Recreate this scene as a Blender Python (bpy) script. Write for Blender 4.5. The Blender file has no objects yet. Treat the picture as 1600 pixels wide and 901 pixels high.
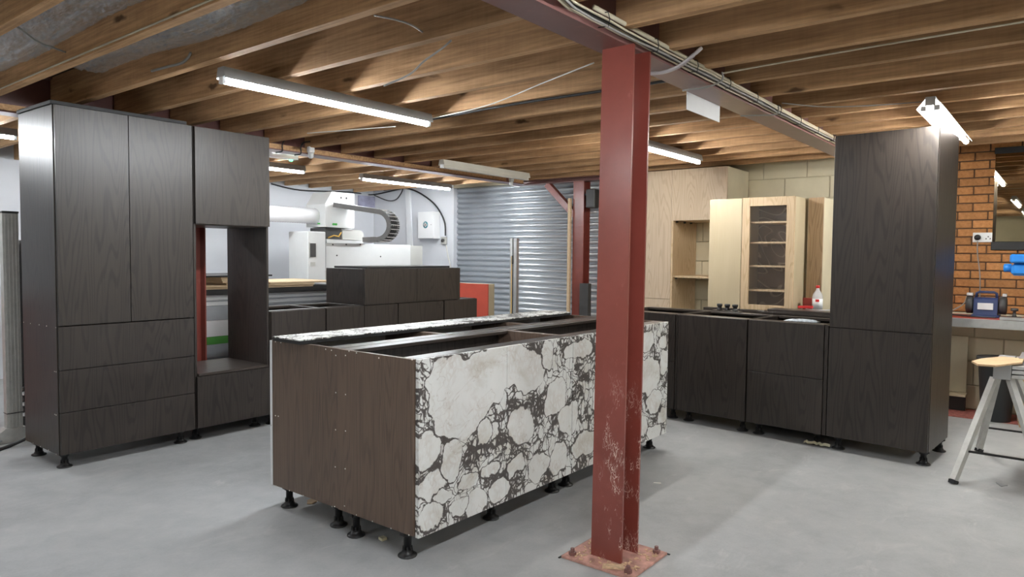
import bpy, bmesh, math, random
from mathutils import Vector, Matrix
random.seed(7)
S = bpy.context.scene
COL = S.collection

# ------------------------------------------------------------------ camera, world, exposure
HC = 1.344                                   # camera height (m)
FPX, PITCH, ROLL, YAW = 1097.1955, .0474, .0097, .6692
fw = Vector((math.cos(YAW)*math.cos(PITCH), math.sin(YAW)*math.cos(PITCH), -math.sin(PITCH)))
_r = Vector((math.sin(YAW), -math.cos(YAW), 0)); _u = _r.cross(fw)
RT = _r*math.cos(ROLL)+_u*math.sin(ROLL); UP = _u*math.cos(ROLL)-_r*math.sin(ROLL)
cd = bpy.data.cameras.new('camera'); cam = bpy.data.objects.new('camera', cd); COL.objects.link(cam)
cd.sensor_fit = 'HORIZONTAL'; cd.sensor_width = 36; cd.lens = 36*FPX/1600; cd.clip_start = .05
m = Matrix((RT, UP, -fw)).transposed().to_4x4(); m.translation = (0, 0, HC); cam.matrix_world = m
S.camera = cam
w = bpy.data.worlds.new('world'); S.world = w; w.use_nodes = True
w.node_tree.nodes['Background'].inputs[0].default_value = (.5, .55, .6, 1)
w.node_tree.nodes['Background'].inputs[1].default_value = .05
vs = S.view_settings; vs.view_transform = 'Standard'; vs.look = 'None'; vs.gamma = 1; vs.use_curve_mapping = False
vs.exposure = 0.0
TUBE = 190.0                                  # emission strength of the lit tubes

def on(px, py, ax, val):                     # where the sight line through a photo pixel meets a plane
    d = fw+RT*((px-800)/FPX)+UP*((450.5-py)/FPX); c = Vector((0, 0, HC)); i = 'xyz'.index(ax)
    return c+d*((val-c[i])/d[i])

# ------------------------------------------------------------------ materials
def nt(name):
    m = bpy.data.materials.new(name); m.use_nodes = True
    return m, m.node_tree, m.node_tree.nodes['Principled BSDF']
class N:
    def __init__(s, t): s.t = t
    def new(s, kind, **kw):
        n = s.t.nodes.new(kind)
        for k, v in kw.items():
            if k.startswith('i_'):
                n.inputs[k[2:].replace('_', ' ')].default_value = v
            else: setattr(n, k, v)
        return n
    def ln(s, a, b): s.t.links.new(a, b)
    def val(s, x, sock):
        if hasattr(x, 'links') or isinstance(x, bpy.types.NodeSocket): s.ln(x, sock)
        else: sock.default_value = x
    def math(s, op, a, b=None, c=None, clamp=False):
        n = s.t.nodes.new('ShaderNodeMath'); n.operation = op; n.use_clamp = clamp
        for i, x in enumerate((a, b, c)):
            if x is not None: s.val(x, n.inputs[i])
        return n.outputs[0]
    def vec(s, op, a, b=None, out=0):
        n = s.t.nodes.new('ShaderNodeVectorMath'); n.operation = op
        s.val(a, n.inputs[0])
        if b is not None: s.val(b, n.inputs[1])
        return n.outputs[out]
    def coord(s, scale=(1, 1, 1), loc=(0, 0, 0), kind='Object'):
        tc = s.new('ShaderNodeTexCoord'); mp = s.new('ShaderNodeMapping')
        mp.inputs['Scale'].default_value = scale; mp.inputs['Location'].default_value = loc
        s.ln(tc.outputs[kind], mp.inputs[0]); return mp.outputs[0]
    def noise(s, v, scale, detail=4, rough=.55, dist=0., out='Fac'):
        n = s.new('ShaderNodeTexNoise'); n.inputs['Scale'].default_value = scale; n.inputs['Detail'].default_value = detail
        n.inputs['Roughness'].default_value = rough; n.inputs['Distortion'].default_value = dist
        s.ln(v, n.inputs['Vector']); return n.outputs[out]
    def ramp(s, f, stops, interp='LINEAR'):
        n = s.new('ShaderNodeValToRGB'); n.color_ramp.interpolation = interp; e = n.color_ramp.elements
        while len(e) < len(stops): e.new(.5)
        for el, (p, c) in zip(e, stops):
            el.position = p; el.color = (*c, 1) if len(c) == 3 else c
        s.ln(f, n.inputs[0]); return n.outputs[0]
    def mix(s, f, a, b, mode='MIX'):
        n = s.new('ShaderNodeMix'); n.data_type = 'RGBA'; n.blend_type = mode
        s.val(f, n.inputs[0])
        for x, k in ((a, 6), (b, 7)):
            if isinstance(x, tuple): n.inputs[k].default_value = (*x, 1)
            else: s.ln(x, n.inputs[k])
        return n.outputs[2]
    def smooth(s, x, lo, hi):
        n = s.new('ShaderNodeMapRange'); n.interpolation_type = 'SMOOTHSTEP'
        s.val(x, n.inputs[0]); s.val(lo, n.inputs[1]); s.val(hi, n.inputs[2]); return n.outputs[0]
    def bump(s, h, bsdf, strength=.2, dist=.01):
        n = s.new('ShaderNodeBump'); n.inputs['Strength'].default_value = strength; n.inputs['Distance'].default_value = dist
        s.ln(h, n.inputs['Height']); s.ln(n.outputs[0], bsdf.inputs['Normal'])
M = {}
def plain(name, col, rough=.5, metal=0., var=.12, scale=6., bump=0., spec=.5):
    m, t, b = nt(name); n = N(t); v = n.coord()
    f = n.noise(v, scale, 5)
    lo = tuple(c*(1-var) for c in col); hi = tuple(min(1, c*(1+var)) for c in col)
    n.ln(n.ramp(f, [(.3, lo), (.7, hi)]), b.inputs['Base Color'])
    b.inputs['Roughness'].default_value = rough; b.inputs['Metallic'].default_value = metal
    b.inputs['Specular IOR Level'].default_value = spec
    if bump: n.bump(n.noise(v, scale*6, 4), b, bump, .004)
    M[name] = m; return m
def wood(name, dark, light, rough=.45, grain='z', ring=26., xs=3.2, zs=.42, bump=.12, contrast=1., fibre=1., vary=0., spec=.5):
    m, t, b = nt(name); n = N(t)
    def sc(a, l): return {'z': (a, a, l), 'x': (l, a, a), 'y': (a, l, a)}[grain]
    oi = n.new('ShaderNodeObjectInfo')
    tc = n.new('ShaderNodeTexCoord')
    rnd = n.new('ShaderNodeCombineXYZ')
    k = n.math('MULTIPLY', oi.outputs['Random'], 6.0 if vary else 0.0)
    for i in range(3): n.ln(k, rnd.inputs[i])
    base = n.vec('ADD', tc.outputs['Object'], rnd.outputs[0])
    v1 = n.vec('MULTIPLY', base, sc(xs, zs)); v2 = n.vec('MULTIPLY', base, sc(160, 4.)); v3 = n.vec('MULTIPLY', base, sc(1.1, .5))
    big = n.noise(v1, 1., 2.5, .5, .15)
    fib = n.noise(v2, 1., 3, .6)
    ph = n.math('ADD', n.math('MULTIPLY', big, ring*2), n.math('MULTIPLY', fib, 1.2))
    rings = n.smooth(n.math('SINE', ph), .15, 1.)
    patch = n.noise(v3, 1.5, 3)
    f = n.math('SUBTRACT', n.math('ADD', n.math('MULTIPLY', fib, .55*fibre), n.math('MULTIPLY', patch, .38)), n.math('MULTIPLY', rings, .30*contrast))
    f = n.math('ADD', f, .12)
    c = n.ramp(f, [(.22, dark), (.72, light)])
    if vary:
        hs = n.new('ShaderNodeHueSaturation'); n.ln(c, hs.inputs['Color'])
        n.ln(n.math('ADD', 1-vary*.5, n.math('MULTIPLY', oi.outputs['Random'], vary)), hs.inputs['Value']); c = hs.outputs[0]
    n.ln(c, b.inputs['Base Color']); b.inputs['Roughness'].default_value = rough
    b.inputs['Specular IOR Level'].default_value = spec
    n.ln(n.math('ADD', rough-.08, n.math('MULTIPLY', fib, .16)), b.inputs['Roughness'])
    n.bump(f, b, bump, .002); M[name] = m; return m

wood('dark_oak', (.0085, .0067, .0058), (.036, .028, .0232), .40, 'z', 88, 3.8, .36, .35, .7, 1.0)
wood('dark_oak_end', (.042, .0285, .021), (.145, .099, .073), .45, 'z', 95, 4.2, .36, .2, .42, 1.2)
wood('dark_oak_flat', (.018, .014, .012), (.062, .048, .040), .34, 'x', 50, 2.4, .3, .12, .4, .8)
wood('pale_oak', (.44, .33, .225), (.655, .535, .405), .5, 'z', 95, 3.6, .36, .1, .5, .8)
wood('golden_oak', (.47, .33, .185), (.72, .56, .38), .5, 'z', 80, 4.5, .7, .1, .6, .7)
wood('brown_oak', (.19, .12, .062), (.43, .29, .165), .45, 'z', 80, 5., .5, .1, .6, .9)
wood('birch_ply', (.48, .39, .25), (.66, .585, .425), .5, 'z', 8, 2.0, .4, .05, .3, .4)
wood('chip_edge', (.42, .30, .17), (.72, .55, .36), .7, 'x', 30, 30, 2, .05, .6)
# rough sawn joists: grain along y, stains, knots
def joist_mat(name, dark, light, val):
    m, t, b = nt(name); n = N(t)
    oi = n.new('ShaderNodeObjectInfo'); tc = n.new('ShaderNodeTexCoord'); rnd = n.new('ShaderNodeCombineXYZ')
    n.ln(n.math('MULTIPLY', oi.outputs['Random'], 9.), rnd.inputs[1]); n.ln(n.math('MULTIPLY', oi.outputs['Random'], 3.), rnd.inputs[2])
    base = n.vec('ADD', tc.outputs['Object'], rnd.outputs[0])
    fib = n.noise(n.vec('MULTIPLY', base, (60, 2.2, 60)), 1., 4, .65)
    saw = n.noise(n.vec('MULTIPLY', base, (6, 55, 2)), 1., 2, .5)
    blot = n.noise(n.vec('MULTIPLY', base, (1, 1.0, 4)), 1.3, 5, .6)
    f = n.math('ADD', n.math('MULTIPLY', fib, .5), n.math('ADD', n.math('MULTIPLY', saw, .07), n.math('MULTIPLY', blot, .60)))
    c = n.ramp(f, [(.36, dark), (.72, light)])
    vo = n.new('ShaderNodeTexVoronoi'); vo.inputs['Scale'].default_value = 1.0
    n.ln(n.vec('MULTIPLY', n.vec('ADD', base, n.vec('SCALE', n.noise(base, 9, 2, out='Color'), None)), (1.5, 1.6, 5.5)), vo.inputs['Vector'])
    for nd in t.nodes:
        if nd.type == 'VECT_MATH' and nd.operation == 'SCALE': nd.inputs[3].default_value = .06
    knot = n.smooth(vo.outputs['Distance'], .13, .05)
    c = n.mix(n.math('MULTIPLY', knot, .8), c, (.045, .02, .01))
    hs = n.new('ShaderNodeHueSaturation'); n.ln(c, hs.inputs['Color'])
    n.ln(n.math('ADD', val-.2, n.math('MULTIPLY', oi.outputs['Random'], .4)), hs.inputs['Value'])
    n.ln(hs.outputs[0], b.inputs['Base Color']); b.inputs['Roughness'].default_value = .8; b.inputs['Specular IOR Level'].default_value = .2
    n.bump(f, b, .3, .004); M[name] = m
joist_mat('joist_wood', (.20, .105, .048), (.68, .425, .23), 1.0)
joist_mat('pale_joist_wood', (.36, .20, .095), (.70, .47, .27), 1.0)  # paler tone of the joist wood, used in the back bay
plain('deck', (.13, .085, .05), .85, var=.35, scale=12)
def osb():
    m, t, b = nt('osb'); n = N(t); v = n.coord((1, 1, 1))
    vo = n.new('ShaderNodeTexVoronoi'); vo.inputs['Scale'].default_value = 55; n.ln(v, vo.inputs['Vector'])
    n.ln(n.ramp(vo.outputs['Color'], [(0, (.42, .26, .12)), (.5, (.68, .48, .26)), (1, (.85, .66, .42))]), b.inputs['Base Color'])
    b.inputs['Roughness'].default_value = .75; M['osb'] = m
osb()
# painted concrete floor
def floor_mat():
    m, t, b = nt('floor_paint'); n = N(t); v = n.coord()
    big = n.noise(v, .9, 6, .6, .4); sm = n.noise(v, 7, 6, .65, .3); sp = n.noise(v, 90, 3, .6)
    f = n.math('ADD', n.math('MULTIPLY', big, .5), n.math('ADD', n.math('MULTIPLY', sm, .38), n.math('MULTIPLY', sp, .12)))
    c = n.ramp(f, [(.34, (.28, .288, .29)), (.5, (.38, .387, .39)), (.66, (.46, .463, .461))])
    dust = n.smooth(n.noise(n.vec('MULTIPLY', v, (1.2, 2.2, 1)), 2.2, 8, .7, 1.2), .55, .75)
    c = n.mix(n.math('MULTIPLY', dust, .5), c, (.54, .535, .52))
    vo = n.new('ShaderNodeTexVoronoi'); vo.inputs['Scale'].default_value = 9; n.ln(v, vo.inputs['Vector'])
    speck = n.smooth(vo.outputs['Distance'], .035, .015)
    c = n.mix(n.math('MULTIPLY', speck, .35), c, (.6, .6, .58))
    n.ln(c, b.inputs['Base Color'])
    n.ln(n.math('ADD', .40, n.math('MULTIPLY', sm, .30)), b.inputs['Roughness'])
    n.bump(n.math('ADD', n.math('MULTIPLY', sm, .7), n.math('MULTIPLY', sp, .3)), b, .12, .004); M['floor_paint'] = m
floor_mat()
def steel_red(name, scuff):
    m, t, b = nt(name); n = N(t); v = n.coord()
    f = n.noise(v, 3, 5, .6)
    c = n.ramp(f, [(.3, (.19, .040, .028)), (.7, (.25, .058, .043))] if scuff != 2 else [(.3, (.17, .078, .07)), (.7, (.23, .11, .10))])
    sc = n.smooth(n.noise(n.vec('MULTIPLY', v, (1, 1, .6)), 11, 6, .7, .6), .6, .72)
    c = n.mix(n.math('MULTIPLY', sc, .30), c, (.40, .15, .12))
    if scuff == 1:
        sep = n.new('ShaderNodeSeparateXYZ'); n.ln(v, sep.inputs[0])
        # pale scratches low on the column: thin wandering lines
        d = n.vec('ADD', v, n.vec('SCALE', n.noise(v, 14, 3, out='Color'), None)); 
        for nd in t.nodes:
            if nd.type == 'VECT_MATH' and nd.operation == 'SCALE': nd.inputs[3].default_value = .05
        vo = n.new('ShaderNodeTexVoronoi'); vo.feature = 'DISTANCE_TO_EDGE'; vo.inputs['Scale'].default_value = 1.
        n.ln(n.vec('MULTIPLY', d, (95, 95, 22)), vo.inputs['Vector'])
        line = n.smooth(vo.outputs['Distance'], .075, .025)
        patch = n.smooth(n.noise(n.vec('MULTIPLY', v, (1, 1, .5)), 16, 4, .65), .50, .60)
        patch = n.math('MULTIPLY', patch, n.smooth(sep.outputs[1], .075, -.03))
        hi = n.smooth(sep.outputs[2], .95, .40)
        c = n.mix(n.math('MULTIPLY', n.math('MULTIPLY', line, patch), n.math('MULTIPLY', hi, .9)), c, (.72, .55, .47))
    n.ln(c, b.inputs['Base Color']); b.inputs['Roughness'].default_value = .36; b.inputs['Coat Weight'].default_value = .1 if scuff == 2 else .5; b.inputs['Coat Roughness'].default_value = .22; M[name] = m
steel_red('steel_red', 1); steel_red('steel_red_plain', 2); steel_red('steel_red_far', 0)
plain('plate_red', (.50, .27, .22), .7, var=.35, scale=22, bump=.3)
plain('cream_paint', (.66, .60, .44), .75, var=.08, scale=3, bump=.15)
plain('mortar', (.10, .055, .03), .9, var=.2, scale=40)
plain('cream_mortar', (.55, .49, .35), .85, var=.1)
plain('white_paint', (.66, .68, .72), .6, var=.04, scale=2)
plain('white_panel', (.80, .82, .85), .45, var=.03)
def brick_mat():
    m, t, b = nt('brick'); n = N(t); oi = n.new('ShaderNodeObjectInfo'); v = n.coord()
    f = n.noise(v, 35, 6, .7); g = n.noise(n.vec('MULTIPLY', v, (1, 6, 30)), 4, 4, .6)
    c = n.ramp(n.math('ADD', n.math('MULTIPLY', f, .6), n.math('MULTIPLY', g, .4)), [(.3, (.30, .125, .040)), (.7, (.56, .265, .095))])
    hs = n.new('ShaderNodeHueSaturation'); n.ln(c, hs.inputs['Color']); n.ln(n.math('ADD', .8, n.math('MULTIPLY', oi.outputs['Random'], .4)), hs.inputs['Value'])
    n.ln(hs.outputs[0], b.inputs['Base Color']); b.inputs['Roughness'].default_value = .85; n.bump(f, b, .6, .006); M['brick'] = m
brick_mat()
def foil():
    m, t, b = nt('foil'); n = N(t); v = n.coord((1, 1, 1))
    b.inputs['Base Color'].default_value = (.82, .82, .82, 1); b.inputs['Metallic'].default_value = .95; b.inputs['Roughness'].default_value = .26
    n.bump(n.noise(n.vec('MULTIPLY', v, (60, 4, 60)), 1.6, 6, .75, .8), b, 1., .05); M['foil'] = m
foil()
def galv():
    m, t, b = nt('galvanised'); n = N(t); v = n.coord()
    f = n.noise(n.vec('MULTIPLY', v, (3, 1.2, 14)), 2., 6, .65)
    n.ln(n.ramp(f, [(.3, (.52, .56, .61)), (.7, (.80, .84, .89))]), b.inputs['Base Color'])
    b.inputs['Metallic'].default_value = .6; n.ln(n.math('ADD', .28, n.math('MULTIPLY', f, .14)), b.inputs['Roughness']); M['galvanised'] = m
galv()
plain('black_plastic', (.012, .012, .013), .42, var=.1)
plain('black_board', (.016, .016, .017), .68, var=.15)
plain('dark_inside', (.02, .017, .015), .6, var=.2)
plain('white_metal', (.80, .81, .82), .35, var=.02)
plain('grey_metal', (.36, .37, .38), .4, .3, var=.06)
plain('lamp_housing', (.42, .43, .44), .45, var=.04)
plain('unlit_housing', (.62, .60, .54), .5, var=.05)
plain('aluminium', (.62, .63, .63), .35, .85, var=.08, scale=20)
plain('alu_matt', (.50, .50, .48), .5, .3, var=.1, scale=20)
plain('cnc_white', (.64, .655, .655), .4, var=.03)
plain('cnc_grey', (.47, .47, .445), .45, var=.04)
plain('chain_grey', (.13, .13, .13), .5)
plain('cnc_dark', (.05, .05, .05), .5)
plain('green_mark', (.05, .42, .06), .5, var=.05)
plain('green_sheet', (.06, .25, .04), .7, var=.15)
plain('cable_black', (.02, .02, .022), .5)
plain('cable_grey', (.30, .29, .27), .55)
plain('cable_cream', (.55, .49, .36), .55)
plain('cable_white', (.66, .65, .60), .5)
plain('conduit_grey', (.40, .36, .36), .5)
plain('sheet_grey', (.30, .32, .34), .55, var=.1)
plain('sheet_white', (.66, .67, .68), .55, var=.06)
plain('red_panel', (.52, .075, .045), .45, var=.06)
plain('red_top', (.35, .05, .035), .5, var=.15)
plain('screw_white', (.85, .83, .78), .4, var=.02)
plain('tape_cream', (.70, .66, .48), .7, var=.08)
plain('offcut', (.58, .40, .23), .6, var=.15, scale=14)
plain('blue_cast', (.015, .20, .62), .4, var=.15)
plain('navy_plastic', (.02, .035, .11), .4)
plain('bin_grey', (.05, .055, .06), .55, var=.1)
plain('cardboard', (.48, .32, .18), .8, var=.1, scale=12)
plain('teal_mark', (.02, .20, .26), .5)
plain('red_cap', (.65, .03, .03), .4)
plain('paper_blue', (.60, .66, .74), .6, var=.25, scale=60)
plain('sawdust', (.72, .52, .33), .9, var=.25, scale=60, bump=.6)
plain('yellow_strip', (.70, .42, .08), .5)
plain('red_floor', (.36, .12, .10), .75, var=.4, scale=30)
plain('purple_screen', (.34, .34, .46), .25, var=.3, scale=8)
def glass(name, col, rough, trans, alpha=1.):
    m, t, b = nt(name); n = N(t); v = n.coord()
    n.ln(n.ramp(n.noise(v, 3, 3), [(.3, tuple(c*.92 for c in col)), (.7, col)]), b.inputs['Base Color'])
    b.inputs['Transmission Weight'].default_value = trans; b.inputs['Roughness'].default_value = rough; b.inputs['IOR'].default_value = 1.45
    b.inputs['Alpha'].default_value = alpha; M[name] = m
glass('clear_plastic', (.9, .9, .92), .2, .0, .55)
glass('pane', (.55, .5, .45), .02, 0., .05)
def mirror():
    m, t, b = nt('tinted_mirror'); n = N(t); v = n.coord()
    n.ln(n.ramp(n.noise(v, 2, 3), [(.3, (.42, .38, .29)), (.7, (.52, .47, .37))]), b.inputs['Base Color'])
    b.inputs['Metallic'].default_value = 1; b.inputs['Roughness'].default_value = .012; M['tinted_mirror'] = m
mirror()
def swirl():  # swirling reflections of the film on the glass, painted into the brown panel colour
    m, t, b = nt('swirl_reflection'); n = N(t); v = n.coord()
    f = n.noise(v, 2.6, 1.5, .4, 1.2)
    l = n.math('SINE', n.math('MULTIPLY', f, 44.))
    c = n.mix(n.smooth(l, .72, 1.), (.20, .12, .075), (.42, .30, .21))
    n.ln(c, b.inputs['Base Color']); b.inputs['Roughness'].default_value = .35; M['swirl_reflection'] = m
swirl()
def emis(name, col, st):
    m, t, b = nt(name); n = N(t)
    b.inputs['Base Color'].default_value = (.9, .9, .9, 1)
    b.inputs['Emission Color'].default_value = (*col, 1); b.inputs['Emission Strength'].default_value = st; M[name] = m
emis('lit_tube', (.93, .97, 1.), TUBE); emis('lit_tube_warm', (1., .985, .93), TUBE); emis('green_led', (.05, .9, .4), 3.)
# white breccia marble: big pale clasts in a dark matrix; clast places read off the photo, in island metres (x along, z up)
CL = [(722,622,46,60),(705,600,34,45),(748,600,42,45),(790,572,42,34),(826,582,22,30),(668,703,17,27),(706,721,14,25),(676,757,20,20),(672,806,19,20),
      (745,786,14,18),(781,763,15,15),(815,664,19,28),(757,675,9,14),(868,622,15,26),(888,652,14,24),(842,728,15,18),(873,716,13,20),(914,693,16,20),(906,548,22,14),(855,553,9,22),
      (806,730,11,12),(732,752,13,10),(960,560,26,22),(950,620,22,26),(960,680,24,22),(940,720,18,16),(1014,587,17,27),(1022,627,11,18),(1036,649,8,10),(1010,533,11,15),(1038,566,6,16),(1022,674,10,10),(1037,533,6,10),(1005,665,6,14),(690,775,9,11),(715,795,12,9),(765,735,12,8),(830,760,9,9)]
BIG = {(722,622),(705,600),(748,600),(790,572),(826,582)}   # one great pale clast made of several discs
def marble(name, clasts=True):
    m, t, b = nt(name); n = N(t); tc = n.new('ShaderNodeTexCoord'); v0 = tc.outputs['Object']
    def scl(v, k):
        x = n.vec('SCALE', v); t.nodes[-1].inputs[3].default_value = k; return x
    def warp(sc, det): return n.vec('SUBTRACT', n.noise(v0, sc, det, .55, out='Color'), (.5, .5, .5))
    v = n.vec('ADD', v0, n.vec('ADD', n.vec('ADD', scl(warp(4, 2), .10), scl(warp(12, 3), .055)), scl(warp(45, 2), .010)))
    vc_ = n.vec('ADD', v0, n.vec('ADD', scl(warp(7, 2), .105), scl(warp(24, 4), .036)))
    flat = n.vec('MULTIPLY', v, (1, 0, 1)); flatc = n.vec('MULTIPLY', vc_, (1, 0, 1))
    p = flat if clasts else v
    def vor(vec, scale, seedv):
        vo = n.new('ShaderNodeTexVoronoi'); vo.feature = 'DISTANCE_TO_EDGE'; vo.inputs['Scale'].default_value = scale
        n.ln(n.vec('ADD', vec, seedv), vo.inputs['Vector']); return vo.outputs['Distance']
    ps = n.vec('MULTIPLY', p, (1.3, 1, .85))
    e1 = vor(ps, 15, (3.1, 0, 1.7)); e2 = vor(ps, 31, (.4, 0, 7.7))
    dn = n.noise(p, 6.5, 4, .65)
    dens = n.smooth(dn, .42, .66)
    def line(e, w): return n.smooth(e, w, n.math('MULTIPLY', w, .45))
    v1 = line(e1, n.math('MULTIPLY_ADD', dens, .15, .035))
    v2 = n.math('MULTIPLY', line(e2, n.math('MULTIPLY_ADD', dens, .22, .02)), n.smooth(dens, .05, .30))
    mass = n.smooth(n.noise(p, 17, 3, .6), .60, .64)
    vein = n.math('MAXIMUM', v1, n.math('MAXIMUM', v2, n.math('MULTIPLY', mass, n.smooth(dens, .35, .6))))
    if clasts:
        d1 = d2 = None
        for (px, py, rx, ry) in CL:
            c = on(px, py, 'y', 2.166); e = on(px+rx, py, 'y', 2.166); g = on(px, py-ry, 'y', 2.166)
            a, h = abs(e.x-c.x), abs(g.z-c.z); r = math.sqrt(a*h)
            l = n.vec('LENGTH', n.vec('MULTIPLY', n.vec('SUBTRACT', flatc, (c.x-2.099, 0, c.z)), (1/a, 0, 1/h)), out=1)
            d = n.math('MULTIPLY_ADD', l, r, -r)
            if (px, py) in BIG: big = d if 'big' not in locals() else n.math('MINIMUM', big, d); continue
            if d1 is None: d1 = d; d2 = n.math('ADD', d, 9.)
            else:
                d2 = n.math('MINIMUM', d2, n.math('MAXIMUM', d1, d)); d1 = n.math('MINIMUM', d1, d)
        d2 = n.math('MINIMUM', d2, n.math('MAXIMUM', d1, big)); d1 = n.math('MINIMUM', d1, big)
        wl = n.math('MULTIPLY_ADD', dens, .014, .0042)
        reach = n.math('MULTIPLY_ADD', n.noise(flatc, 11, 3), .045, -.010)      # how far a clast grows before shards begin
        zone = n.smooth(n.math('SUBTRACT', d1, reach), .0015, -.0015)
        vc = n.math('MAXIMUM', line(n.math('SUBTRACT', d2, d1), wl), n.math('MULTIPLY', line(n.math('ABSOLUTE', n.math('SUBTRACT', d1, reach)), n.math('MULTIPLY', wl, .8)), n.smooth(dn, .34, .44)))
        vein = n.math('MAXIMUM', n.math('MULTIPLY', vein, n.math('SUBTRACT', 1., zone)), vc)
    else:
        vein = n.math('MULTIPLY', vein, n.smooth(n.noise(v, 3, 3), .30, .44))
    cloud = n.noise(v0, 4, 6, .65, .5)
    base = n.ramp(cloud, [(.33, (.61, .595, .54)), (.5, (.76, .775, .765)), (.7, (.80, .81, .80))])
    hair = n.math('MULTIPLY', n.smooth(n.math('ABSOLUTE', n.math('SUBTRACT', n.noise(v0, 2.6, 5, .6, .6), .5)), .006, .0), .3)
    base = n.mix(hair, base, (.36, .30, .25))
    halo = n.math('MULTIPLY', n.smooth(e2, .26, .05), n.math('MULTIPLY', dens, .28)); base = n.mix(halo, base, (.46, .36, .29))
    col = n.ramp(n.noise(v0, 30, 5, .7), [(.3, (.026, .021, .020)), (.6, (.060, .048, .045)), (.8, (.15, .115, .105))])
    n.ln(n.mix(n.math('MULTIPLY', vein, .95), base, col), b.inputs['Base Color'])
    b.inputs['Roughness'].default_value = .42; M[name] = m
marble('marble'); marble('marble_top', False)

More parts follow.
